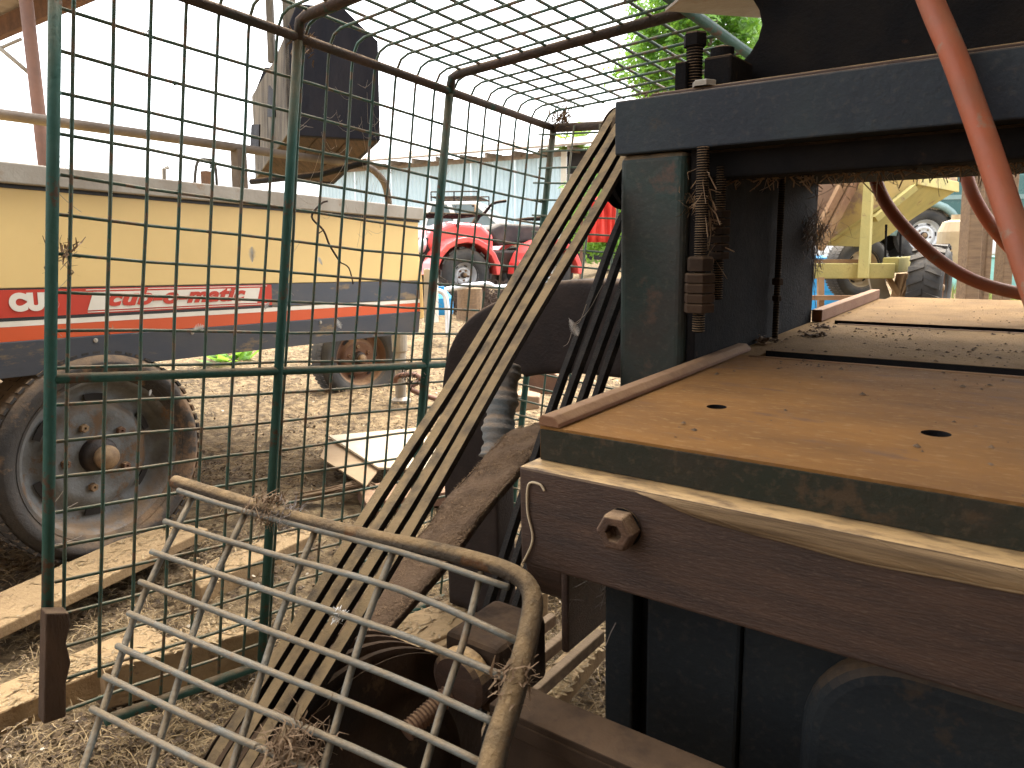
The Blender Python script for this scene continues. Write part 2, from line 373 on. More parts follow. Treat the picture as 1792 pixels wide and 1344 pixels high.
# ------------------------------------------------------------------ shed the camera stands in
def shed():
    s = empty('open_shed', loc=(0, 0, 0))
    tag(s, 'open farm shed overhead, rusty iron roof edge and brown steel post at top left', 'shed')
    ex = Vector((.80, -.59, 0)).normalized(); ey = Vector((.59, .80, 0)).normalized()   # along the eave, outwards
    eav = Vector((0, 3.72, 0)); zr = CAM_H + 2.05
    def q(u, v, z): return eav + ex * u + ey * v + Vector((0, 0, z))
    def sheet(u0, u1, v1, n):
        b = B(); vs = []
        for i in range(n + 1):
            u = u0 + (u1 - u0) * i / n; dz = .012 * (i % 2); vs += [q(u, .12, zr + .06 + dz), q(u, v1, zr + .06 - (v1 - .12) * .083 + dz)]
        b.add(vs, [(2 * i, 2 * i + 1, 2 * i + 3, 2 * i + 2) for i in range(n)]); b.build('roof_sheet', M['roof'], s)
    sheet(1.35, 7.5, -8.2, 64); sheet(-7.5, 1.345, -1.15, 90)
    B().bar(q(-7.5, 0, zr - .03), q(7.5, 0, zr - .03), .07, .16).build('eave_beam', M['ruststeel'], s, bevel=.006)
    for v in (-1.05, -3.2, -4.8, -6.4):
        B().bar(q(-7.5 if v > -2 else 1.35, v, zr - .05 - v * .083), q(7.5, v, zr - .05 - v * .083), .05, .09).build('purlin', M['timber'], s)
    hh = zr + .7
    for u0, u1, v0, v1 in ((1.5, 7.4, -8.0, -8.0), (7.3, 7.3, -8.0, -3.0)):
        b = B(); a, c = q(u0, v0, 0), q(u1, v1, 0); m_ = 60; dn = (c - a).cross(Vector((0, 0, 1))).normalized()
        for i in range(m_):
            p0 = a.lerp(c, i / m_) + dn * .012 * (i % 2); p1 = a.lerp(c, (i + 1) / m_) + dn * .012 * ((i + 1) % 2)
            o = len(b.v); b.v += [p0 - Vector((0, 0, .1)), p1 - Vector((0, 0, .1)), p1 + Vector((0, 0, hh)), p0 + Vector((0, 0, hh))]; b.f.append((o, o + 1, o + 2, o + 3))
        b.build('wall_sheet', M['roof'], s)
    # brown steel post and its brace, beyond the trailer
    top, bot = P(40, -40, 4.6), P(78, 285, 4.6); d = (bot - top).normalized()
    base = bot + Vector((0, 0, -1)) * (bot.z - gz(bot.x, bot.y) + .05)
    B().tube([top + Vector((0, 0, .25)), bot, base], .038, 12).build('steel_post', M['paleRust'], s, smooth=True)
    br = B().tube([P(-70, 25, 4.62), P(62, 137, 4.62)], .014, 8).build('brace', M['galv'], s, smooth=True)
    B().tube([P(-60, 110, 4.64), P(38, 68, 4.64)], .011, 8).build('brace', M['galv'], s, smooth=True)
    return s
SHED = shed()

# ------------------------------------------------------------------ guard cage
def guard_cage():
    r = empty('guard_cage', loc=cage(0.4, .66, .3))
    tag(r, 'green steel belt guard cage of square wire mesh, rust-brown at its joints', 'guard cage')
    inv = -Vector(r.location)
    def L(p): return p + inv
    def rod(name, pts, rr, mat, n=8):
        o = B().tube([L(p) for p in pts], rr, n).build(name, mat, r, smooth=True); return o
    T, BOT, LEN, TH, WID = -.663, .66, 1.25, .10, .62
    e3t = lambda a, cc: tow(CO + c1 * a + c2 * (T - .035) + (c3 * math.cos(TH) - c2 * math.sin(TH)) * cc)
    g, wm = M['cagegreen'], M['wire']
    for a, b1 in ((0, .58), (.426, BOT), (.842, BOT), (LEN, BOT)):
        rod('post', [cage(a, -.72 if a == 0 else T, 0), cage(a, -.3), cage(a, .2), cage(a, b1)], .0095, g, 12)
    rod('rail', [cage(-.25, T), cage(.3, T), cage(.8, T), cage(LEN, T)], .0096, M['cagebrown'], 12)
    rod('rail', [cage(0, .0), cage(.6, .001), cage(LEN, -.004)], .0088, g, 12)
    rod('rail', [cage(.1, BOT), cage(.7, BOT + .004), cage(LEN, BOT)], .0105, g, 12)
    for a in (.426, .842):
        rod('cross_bar', [cage(a, T + .005), cage(a, T - .03, .004), e3t(a, .025), e3t(a, .06), e3t(a, WID)], .0105, M['cagebrown'], 10)
    rod('cross_bar', [cage(LEN, T), cage(LEN, T, WID * .9)], .012, M['cagebrown'], 10)
    rod('cross_bar', [cage(LEN, BOT), cage(LEN, BOT, WID * .8)], .011, g, 10)
    rod('rail', [e3t(-.2, WID), e3t(LEN, WID)], .011, g, 10)
    rod('post', [cage(LEN, T, WID * .88), cage(LEN, BOT, WID * .88)], .011, g, 10)
    def jit(s): return random.uniform(-s, s)
    # horizontal wires on the long side
    for k in range(-11, 11):
        b = k * .0633 - .016
        if b < T + .02 or b > BOT - .03 or abs(b) < .008: continue
        pts = [cage(.012 + jit(.004), b, -.010 + jit(.002))]
        for i in range(1, 9): pts.append(cage(LEN * i / 8, b + jit(.0022), -.010 + jit(.003)))
        rod('wire', pts, .0032, wm, 6)
    # upright wires: up the side, round the top rail and across the top
    a = .029 - .0594
    while a < LEN - .01:
        if a > .005 and min(abs(a - .426), abs(a - .842)) > .012:
            top = b_top = T + .012
            lean = jit(.003)
            pts = [cage(a + lean, BOT - .01 if a > .1 else .57, -.006)]
            for i in range(1, 7): pts.append(cage(a + jit(.0016), BOT + (T - BOT) * i / 7, -.006 + jit(.002)))
            pts += [cage(a, T + .02, -.008), cage(a, T - .006, -.006), cage(a, T - .028, .006), e3t(a, .028), e3t(a, .055)]
            for i in range(1, 6): pts.append(e3t(a + jit(.0006), .055 + (WID - .06) * i / 5))
            rod('wire', pts, .0032, wm, 6)
        elif a < .005:
            rod('wire', [e3t(a, .05), e3t(a, WID)], .0032, wm, 6)
        a += .0594
    # long wires across the top
    for k in range(9):
        c = .035 + k * .0635
        pts = [tow(CO + c1 * (-.15 + (LEN + .15) * i / 7) + c2 * (T - .042 + jit(.0007)) + (c3 * math.cos(TH) - c2 * math.sin(TH)) * c) for i in range(8)]
        rod('wire', pts, .0032, wm, 6)
    # far end panel: finer rows whose ends stick out past the corner post
    for k in range(0, 29):
        b = T + .02 + k * .0445
        rod('wire', [cage(LEN - .012, b + jit(.002), -.035 + jit(.008)), cage(LEN - .012, b, .2), cage(LEN - .012, b + jit(.004), WID * .88)], .0029, wm, 6)
    for k in range(1, 6):
        rod('wire', [cage(LEN - .017, T, k * .085), cage(LEN - .017, .1, k * .085 + jit(.006)), cage(LEN - .017, BOT - .04, k * .085)], .0029, wm, 6)
    # ragged timber strapped to the foot of the near post
    b = B(); o = [(-.014, .395), (.022, .405), (.024, .43), (.018, .46), (.026, .50), (.019, .535), (.02, .60), (-.016, .60)]
    b.prism([L(cage(u, v, .008)) for u, v in o], dirw(c3) * .03); b.build('timber_splint', M['splint'], r, bevel=.003)
    return r
CAGE = guard_cage()

# ------------------------------------------------------------------ the machine
def hexnut(b, o, axis, af, h, bore=.0):
    o = Vector(o); ax = Vector(axis).normalized(); u = ax.orthogonal().normalized(); q = ax.cross(u); R = af / math.sqrt(3)
    vs = []
    for hh, k in ((0, 1), (h * .85, 1), (h, .88)):
        for i in range(6):
            a = math.pi / 3 * i + .3; vs.append(o + ax * hh + (u * math.cos(a) + q * math.sin(a)) * R * k)
    ib = bore or R * .45
    for i in range(6):
        a = math.pi / 3 * i + .3; vs.append(o + ax * h + (u * math.cos(a) + q * math.sin(a)) * ib)
    for i in range(6):
        a = math.pi / 3 * i + .3; vs.append(o + ax * (h * .3) + (u * math.cos(a) + q * math.sin(a)) * ib)
    fs = []
    for l in range(4):
        for i in range(6):
            j = (i + 1) % 6; fs.append((l * 6 + i, l * 6 + j, l * 6 + 6 + j, l * 6 + 6 + i))
    fs.append(tuple(24 + i for i in range(6)))
    b.add(vs, fs)
def thread(r, length, pitch):
    p = [(0, 0), (r * .85, 0)]; h = 0
    while h < length:
        p += [(r * .86, h + pitch * .1), (r, h + pitch * .4), (r, h + pitch * .6), (r * .86, h + pitch * .9)]; h += pitch
    return p + [(r * .85, h), (0, h)]
def plate(x0, x1, y0, y1, z0, z1, holes=()):
    b = B(); xs = [x0, x1]; ys = [y0, y1]; hw = .02
    for hx, hy, hr in holes: xs += [hx - hw, hx + hw]; ys += [hy - hw, hy + hw]
    xs = sorted(set(xs)); ys = sorted(set(ys)); n = 24
    for i in range(len(xs) - 1):
        for j in range(len(ys) - 1):
            a0, a1, b0, b1 = xs[i], xs[i + 1], ys[j], ys[j + 1]
            h = [q for q in holes if a0 - 1e-6 < q[0] - hw < a0 + 1e-6 and b0 - 1e-6 < q[1] - hw < b0 + 1e-6]
            if not h:
                b.add([(a0, b0, z1), (a1, b0, z1), (a1, b1, z1), (a0, b1, z1)], [(0, 1, 2, 3)]); continue
            hx, hy, hr = h[0]; vs = []
            for k in range(n):
                t = 2 * math.pi * k / n - math.pi * .75; c, s = math.cos(t), math.sin(t); m = max(abs(c), abs(s))
                vs.append((hx + hw * c / m, hy + hw * s / m, z1))
            for zz in (z1, z0): vs += [(hx + hr * math.cos(2 * math.pi * k / n - math.pi * .75), hy + hr * math.sin(2 * math.pi * k / n - math.pi * .75), zz) for k in range(n)]
            fs = []
            for k in range(n):
                l = (k + 1) % n
                fs += [(k, l, n + l, n + k), (n + k, n + l, 2 * n + l, 2 * n + k)]
            b.add(vs, fs)
            for sx, sy in ((-1, -1), (1, -1), (1, 1), (-1, 1)):    # corner slivers of the square
                pass
    b.add([(x0, y0, z0), (x1, y0, z0), (x1, y1, z0), (x0, y1, z0), (x0, y0, z1), (x1, y0, z1), (x1, y1, z1), (x0, y1, z1)],
          [(0, 1, 5, 4), (1, 2, 6, 5), (2, 3, 7, 6), (3, 0, 4, 7)])
    return b
def machine():
    r = empty('belt_driven_press', MM)
    tag(r, 'heavy dark green belt-driven machine with a rusty steel table and thick overhead beam', 'machine')
    XR = .74
    tb = plate(0, XR, 0, .556, -.036, 0, [(.127, .18, .0115), (.352, .18, .0135)]).build('table_plate', M['table'], r)
    tb.data.materials.append(M['oily'])
    for pf in tb.data.polygons:
        c_ = pf.center
        if abs(pf.normal.z) < .2 and .02 < c_.x < XR - .02 and .02 < c_.y < .5: pf.material_index = 1  # hole walls coloured near-black to hold the shade inside them
    B().box(.002, XR, -.0025, .0, -.0365, -.003).build('table_edge', M['edgegreen'], tb)
    B().box(0, .05, .557, 1.69, -.036, -.001).build('table_edge_strip', M['tabledust'], r)
    for y0, y1, zt in ((.594, 1.004, .004), (1.055, 1.69, .006)):
        pl_ = B().box(.051, XR, y0, y1, -.036, zt).build('table_plate', M['tabledust'], r, bevel=.001); pl_.data.materials.append(M['oily'])
        for pf in pl_.data.polygons:
            if abs(pf.normal.y) > .5: pf.material_index = 1  # faces at the slots coloured near-black in place of the gap's shade
    B().tube([(.04, .546, -.0035), (XR, .546, -.0035)], .0058, 12).build('roller_bar', M['strip'], r, smooth=True)
    B().tube([(.07, 1.000, .0005), (XR, 1.000, .0005)], .0055, 12).build('roller_bar', M['strip'], r, smooth=True)
    B().box(.0, XR, .556, 1.69, -.075, -.0365).build('table_bed', M['oily'], r)
    B().box(.02, XR, .055, .55, -.06, -.0372).build('table_bed', M['oily'], r)  # dark sheet added under the front holes so they show black
    b = B(); o = [(0, -.003, .001), (.026, -.003, .001), (.026, -.003, .006), (.018, -.003, .013), (.004, -.003, .013), (0, -.003, .009)]
    b.prism(o, (0, .60, 0)); b.build('guide_strip', M['strip'], r, bevel=.0015)
    B().box(.0, .022, 1.066, 1.69, .0, .026).build('guide_strip', M['strip'], r, bevel=.0015)
    # front rail with its nut
    fr = B().box(-.006, XR, -.032, .05, -.147, -.0375).build('front_rail', M['brownsteel'], r, bevel=.003)
    b = B(); hexnut(b, (.118, -.032, -.078), (0, -1, 0), .034, .021); nu = b.build('nut', M['nutrust'], fr, bevel=.0012)
    B().lathe([(0, 0), (.0195, 0), (.0195, .002), (0, .002)], (.118, -.0322, -.078), (0, -1, 0), 24).build('washer', M['oily'], fr)
    # cabinet and legs below
    B().box(.063, .098, .03, .075, -.70, -.148).build('leg', M['cabinet'], r, bevel=.003)
    B().box(.098, .112, .05, .055, -.70, -.148).build('seam_panel', M['oily'], r)
    B().box(.112, .215, .034, .07, -.70, -.148).build('cabinet_panel', M['cabinet'], r, bevel=.004)
    B().box(.2155, XR, .04, .07, -.70, -.148).build('cabinet_panel', M['cabinet'], r, bevel=.003)
    o = []
    for k in range(13):
        a = math.pi - math.pi / 2 * k / 12; o.append((.37 + .088 * math.cos(a), 0, -.25 + .093 * math.sin(a)))
    o += [(XR, 0, -.157), (XR, 0, -.69), (.282, 0, -.69)]
    B().prism(o, (0, .038, 0)).build('motor_cover', M['cabinet'], r, bevel=.02, segs=4)
    # column, beam, side plate
    B().box(-.124, -.016, .405, .49, -.70, .316).build('column', M['column'], r, bevel=.012, segs=4)
    B().box(-.128, XR, .398, .53, .3165, .394).build('beam', M['machine'], r, bevel=.0025)
    B().box(-.085, XR, .43, .60, .3945, .404).build('beam_cap', M['brownsteel'], r, bevel=.002)
    B().box(-.0155, -.002, .42, 1.072, -.70, .40).build('side_plate', M['oily'], r, bevel=.002)
    B().box(XR + .002, XR + .11, .405, .49, -.70, .316).build('column', M['column'], r, bevel=.012, segs=4)  # unseen right column, added to block light from that side
    B().box(XR + .002, XR + .0155, .4905, 1.072, -.70, .40).build('side_plate', M['oily'], r, bevel=.002)  # unseen right side plate, added with the column as a light block
    B().box(-.0015, XR, .535, 1.075, .292, .40).build('cross_head', M['oily'], r, bevel=.004)
    B().box(-.0012, XR, .44, .533, .276, .316).build('under_flange', M['oily'], r, bevel=.004)
    B().box(-.001, XR, 1.076, 1.13, .31, .42).build('rear_beam', M['oily'], r, bevel=.004)
    # cast head above the beam with its hollow left flank
    o = [(.75, .55, .405), (-.02, .55, .405), (-.018, .55, .435), (.005, .55, .452), (.02, .55, .466), (.031, .55, .483), (.036, .55, .503), (.031, .55, .524), (.018, .55, .545), (-.01, .55, .575), (-.03, .55, .62), (-.03, .55, .95), (.75, .55, .95)]
    B().prism(o, (0, .16, 0)).build('cast_head', M['oily'], r, bevel=.004)
    B().box(-.012, .03, .45, .54, .404, .447).build('clamp_block', M['oily'], r, bevel=.004)
    bt = B(); bt.lathe(thread(.0125, .07, .004), (-.03, .46, .404), (0, 0, 1), 16); hexnut(bt, (-.03, .46, .466), (0, 0, 1), .03, .019, .004); bt.build('bolt', M['oily'], r)
    bt = B(); bt.lathe([(0, 0), (.017, 0), (.017, .012), (.009, .015), (0, .016)], (.008, .47, .447), (0, 0, 1), 20); bt.build('bolt', M['oily'], r, smooth=False)
    bt = B(); hexnut(bt, (-.004, .435, .404), (0, 0, 1), .03, .008); bt.build('nut', M['galv'], r)
    B().box(-.052, -.034, .44, .50, .404, .444).build('clamp_block', M['oily'], r, bevel=.002)
    b = B(); b.prism([(-.125, .56, .552), (-.045, .49, .556), (.12, .56, .56), (.12, .86, .585), (-.02, .86, .58)], (0, 0, .004)); b.build('overhead_guard_plate', M['galv'], r)
    # adjusting screws seen against the side plate
    def screw(x, y, z1, z0, rr, pt, nuts):
        s = B().lathe(thread(rr, z1 - z0, pt), (x, y, z0), (0, 0, 1), 14).build('adjusting_screw', M['oily'], r)
        for z, af, h in nuts:
            b = B(); hexnut(b, (x, y, z), (0, 0, 1), af, h, rr); b.build('nut', M['oilbrown'], s, bevel=.001)
    screw(.012, .40, .316, .055, .0095, .0035, [(z, .040, .013) for z in (.085, .0995, .114, .1285)] + [(.145, .034, .02)])
    screw(.022, .445, .29, .10, .008, .0035, [(z, .028, .010) for z in (.16, .172, .184, .196, .208, .22)])
    screw(.012, .77, .30, .0, .006, .003, [(.10, .018, .012), (.07, .015, .01)])
    # bearing plate and bracket at the drive end, under the table corner
    B().box(-.012, -.002, .055, .20, -.30, -.04).build('bearing_plate', M['brownsteel'], r, bevel=.004)
    B().lathe([(0, 0), (.075, 0), (.08, .005), (.08, .055), (.075, .06), (0, .06)], (-.085, .16, -.20), (1, 0, 0), 40).build('drive_pulley', M['brownsteel'], r, smooth=False, bevel=.002)
    # drive shaft and upper pulley
    B().tube([(-.25, .585, .33), (.3, .585, .33)], .02, 16).build('drive_shaft', M['oily'], r, smooth=True)
    prof = [(0, -.012), (.082, -.012)]
    for k in range(4):
        x = .0 + k * .0238
        prof += [(.088, x - .010), (.088, x - .008), (.076, x - .004), (.076, x + .004), (.088, x + .008), (.088, x + .010)]
    prof += [(.082, .08), (0, .08)]
    B().lathe(prof, (-.207, .585, .33), (1, 0, 0), 48).build('upper_pulley', M['oily'], r)
    # lower base: side rail along the front, motor slide rails, lower pulley, stud
    b = B(); b.box(.035, XR, -.145, -.10, -.246, -.238); b.box(.035, XR, -.145, -.138, -.262, -.2462); b.build('base_rail', M['oilbrown'], r, bevel=.0015)
    B().box(.04, XR, -.1375, -.09, -.34, -.264).build('base_rail', M['oilbrown'], r, bevel=.006)
    B().box(.045, XR, -.089, .0, -.70, -.40).build('base_block', M['oily'], r, bevel=.004)
    prof = [(0, -.012), (.16, -.012), (.183, -.012)]
    for k in range(4):
        x = k * .0238
        prof += [(.195, x - .010), (.195, x - .0085), (.181, x - .004), (.181, x + .004), (.195, x + .0085), (.195, x + .010)]
    prof += [(.183, .082), (.15, .084), (.145, .07), (.05, .07), (.045, .095), (0, .095)]
    B().lathe(prof, (-.207, -.16, -.45), (1, 0, 0), 72).build('lower_pulley', M['oilbrown'], r)
    B().tube([(-.16, -.16, -.45), (.06, -.16, -.45)], .022, 16).build('motor_shaft', M['oily'], r, smooth=True)
    a = Vector((-.085, -.142, -.322)); d = Vector((-.06, -.03, -.285)) - a
    st = B().lathe(thread(.0115, d.length, .0045), a, d, 16).build('stud', M['ruststeel'], r)
    b = B(); b.box(-.10, -.02, -.06, .04, -.33, -.245); b.build('stud_block', M['oilbrown'], r, bevel=.01, segs=3)
    B().lathe([(0, 0), (.034, 0), (.036, .004), (.036, .02), (.03, .024), (0, .026)], (-.06, -.062, -.285), (0, -1, 0), 24).build('washer', M['brownsteel'], r)
    for x in (-.36, -.30, -.245):
        B().box(x, x + .018, -.05, .55, -.60, -.575).build('slide_rail', M['timber'], r, bevel=.003)
    # goose-neck casting behind the belts
    pth = smoothpath([(-.02, .65, .018), (-.2, .65, .018), (-.36, .65, .016), (-.50, .65, -.010), (-.585, .65, -.065), (-.618, .65, -.16), (-.622, .65, -.3), (-.622, .65, -.45), (-.622, .65, -.68)], 8)
    b = B(); vs = []; fs = []; N = 40
    for i, p in enumerate(pth):
        t = (pth[min(i + 1, len(pth) - 1)] - pth[max(i - 1, 0)]).normalized(); u = t.cross(Vector((0, 1, 0))).normalized()
        hw = .094 if i < 24 else .080
        for k in range(N):
            a = 2 * math.pi * k / N; c, s_ = math.cos(a), math.sin(a)
            vs.append(p + u * hw * math.copysign(abs(c) ** .22, c) + Vector((0, .038, 0)) * math.copysign(abs(s_) ** .22, s_))
    for i in range(len(pth) - 1):
        for k in range(N): l = (k + 1) % N; fs.append((i * N + k, i * N + l, (i + 1) * N + l, (i + 1) * N + k))
    fs += [tuple(range(N)), tuple(range((len(pth) - 1) * N, len(pth) * N))]
    b.add(vs, fs).build('goose_neck_frame', M['gooseiron'], r, smooth=True)
    return r
MACH = machine()

# V-belts, one by one
def belts():
    words = ('outermost of the four dusty rubber drive belts, nearest the mesh cage',
             'second of the four dusty rubber drive belts counted from the mesh cage',
             'third of the four dusty rubber drive belts counted from the mesh cage',
             'innermost of the four dusty rubber drive belts, nearest the machine column')
    for k in range(4):
        x = -.205 + .0232 * k
        cu, ru, cl, rl = (.585, .33), .083, (-.16, -.45), .191
        pts = []
        for i in range(13):                         # over the upper pulley
            a = rad(131 - (131 + 38) * i / 12); pts.append((cu[0] + ru * math.cos(a), cu[1] + ru * math.sin(a)))
        sl = random.uniform(-.006, .006)
        back = [Vector((p[0], p[1], 0)) for p in ((pts[-1]), (.56 + sl, .215), (.45 + sl, .075), (.345 + sl, -.062), (.24, -.215), (.142, -.36), (.04, -.50))]
        bk = smoothpath(back, 5)
        pts += [(p.x, p.y) for p in bk[1:-1]]
        for i in range(21):
            a = rad(-28 - (360 - 28 - 131) * i / 20); pts.append((cl[0] + rl * math.cos(a), cl[1] + rl * math.sin(a)))
        f0, f1 = Vector(pts[-1]), Vector(pts[0])
        nrm = Vector((-(f1 - f0).y, (f1 - f0).x)).normalized()
        for i in range(1, 14):
            t = i / 14; q = f0.lerp(f1, t) + nrm * (.004 * math.sin(t * 9 + k) * math.sin(t * math.pi) - .006 * math.sin(math.pi * t))
            pts.append((q.x, q.y))
        n = len(pts); b = B(); vs = []; fs = []
        ctr = Vector((.2, -.06))
        for i, p in enumerate(pts):
            t = (Vector(pts[(i + 1) % n]) - Vector(pts[i - 1])).normalized(); nn = Vector((-t.y, t.x))     # clockwise loop: normal points outwards
            xo = .0010 * math.sin(i * .35 + k * .6)
            for wx, d in ((-.0072, .004), (.0072, .004), (.0047, -.0072), (-.0047, -.0072)):
                q = Vector(p) + nn * d; vs.append((x + wx + xo, q.x, q.y))
        for i in range(n):
            j = (i + 1) % n
            for c in range(4):
                e = (c + 1) % 4; fs.append((i * 4 + c, i * 4 + e, j * 4 + e, j * 4 + c))
        o = b.add([MM @ Vector(v) for v in vs], fs).build('drive_belt', M['belt']); o.data.materials.append(M['rubber'])
        for pf in o.data.polygons: pf.material_index = 0 if (pf.index % 4 == 0 and (pf.index // 4 < 9 or pf.index // 4 > len(pts) - 26)) else 1
        tag(o, words[k], 'drive belt', 'four drive belts side by side')
belts()

# broad frayed canvas belt beside them
def canvas():
    L_ = [(.60, -.235), (.52, -.165), (.44, -.142), (.36, -.150), (.30, -.178), (.21, -.216), (.128, -.262), (.02, -.306), (-.10, -.352), (-.22, -.40)]
    pl = smoothpath([(-.33, a, b) for a, b in L_], 6); pr = smoothpath([(-.25, a, b) for a, b in L_], 6)
    b = B(); n = len(pl); vs = []; fs = []
    for i in range(n):
        a, c = pl[i], pr[i]
        for t in (0, .25, .5, .75, 1):
            p = a.lerp(c, t) + Vector((0, 0, .003 * math.sin(i * .9 + t * 5))); vs.append(p)
        vs += [c + Vector((0, .004, -.012)), a + Vector((0, .004, -.012))]
    for i in range(n - 1):
        for k in range(7): l = (k + 1) % 7; fs.append((i * 7 + k, i * 7 + l, i * 7 + 7 + l, i * 7 + 7 + k))
    b.add([MM @ v for v in vs], fs)
    root = b.build('canvas_belt', M['fuzzy'], smooth=True)
    tag(root, 'broad frayed brown canvas belt sloping down beside the drive belts', 'flat belt')
    # frayed fibres on its face and along its edge
    b = B()
    for _ in range(11000):
        i = random.randrange(n - 1); t = random.random()
        p = pl[i].lerp(pr[i], t if random.random() < .7 else random.choice((0, 1)))
        p = p + (pl[i + 1] - pl[i]) * random.random()
        d = Vector((random.uniform(-1, 1), random.uniform(-1, 1), random.uniform(.1, .6))).normalized() * random.uniform(.002, .007)
        s_ = d.cross(Vector((0, 0, 1))).normalized() * .0006
        b.add([MM @ (p - s_ + Vector((0, 0, .001))), MM @ (p + s_ + Vector((0, 0, .001))), MM @ (p + d)], [(0, 1, 2)])
    tag(b.build('frayed_fibres', M['fibre'], root), kind='stuff')
canvas()

# ------------------------------------------------------------------ loose mesh panel in the foreground
def front_panel():
    A, Bp, Cp = rayc(305, 845) * .95, rayc(930, 1002) * .72, rayc(850, 1344) * .62
    nn = (Bp - A).cross(Cp - Bp).normalized()
    def Q(px, py, off=0):
        r_ = rayc(px, py); t = (A.dot(nn) + off) / r_.dot(nn); return tow(r_ * t)
    loc = Q(700, 1100)
    r = empty('loose_mesh_panel', loc=loc); tag(r, 'dusty galvanised mesh panel with rounded frame leaning loose in the foreground', 'mesh panel')
    def rod(name, pts, rr, mat, n=8): return B().tube([p - loc for p in pts], rr, n).build(name, mat, r, smooth=True)
    fr = [Q(*p) for p in ((306, 843), (420, 878), (520, 908), (640, 938), (760, 962), (850, 985))]
    fr += [Q(*p) for p in ((897, 1003), (922, 1022), (932, 1050), (928, 1090))]
    fr += [Q(*p) for p in ((915, 1150), (893, 1230), (870, 1300), (845, 1400), (820, 1500))]
    fp = smoothpath(fr, 4); rod('frame_tube', fp, [.0085 + .0035 * max(0, min(1, (i - 20) / 30)) for i in range(len(fp))], M['panelframe'], 12)
    ups = [((338, 868), (250, 1045), (186, 1225), (120, 1420)), ((430, 897), (355, 1060), (300, 1232), (240, 1420)), ((552, 928), (490, 1080), (430, 1270), (380, 1420)),
           ((690, 962), (640, 1090), (590, 1260), (545, 1420)), ((842, 1002), (812, 1120), (770, 1250), (722, 1420))]
    for u in ups: rod('wire', smoothpath([Q(*p, .004) for p in u], 3), .0038, M['panelwire'])
    rows = [((312, 858), (420, 892), (700, 966), (890, 1028)), ((288, 912), (460, 965), (700, 1032), (905, 1122)), ((265, 965), (440, 1024), (700, 1110), (895, 1190)),
            ((245, 1018), (420, 1085), (680, 1182), (882, 1272)), ((225, 1073), (400, 1146), (660, 1250), (862, 1345)), ((205, 1130), (380, 1210), (620, 1310), (830, 1410)),
            ((183, 1183), (360, 1268), (600, 1370), (800, 1460)), ((160, 1240), (340, 1330), (560, 1430))]
    for u in rows: rod('wire', smoothpath([Q(*p, -.003) for p in u], 3), .0035, M['panelwire'])
    return r, Q
PANEL, PQ = front_panel()

# ------------------------------------------------------------------ hoses
def hose(name, pts, r, label):
    tag(B().tube(smoothpath(pts, 10), r, 14).build(name, M['hose'], smooth=True), label, 'hose')
hose('air_hose', [P(1570, -160, .86), P(1628, 0, .84), P(1668, 95, .82), P(1712, 215, .80), P(1748, 320, .78), P(1778, 410, .76), P(1815, 520, .74), P(1860, 640, .72)], .0132,
     'thick orange rubber hose hanging closest to the camera in front of the beam')
hose('air_hose', [P(1521, 240, 1.55), P(1528, 300, 1.55), P(1550, 355, 1.54), P(1592, 408, 1.52), P(1650, 460, 1.5), P(1715, 495, 1.48), P(1800, 516, 1.46), P(1890, 522, 1.45), P(1960, 505, 1.46),
     P(1960, 480, 1.5), P(1880, 480, 1.52), P(1800, 458, 1.54), P(1745, 408, 1.55), P(1706, 348, 1.55), P(1688, 295, 1.56), P(1680, 240, 1.56)], .0128,
     'thin orange hose hanging in a loop beyond the beam, above the table')

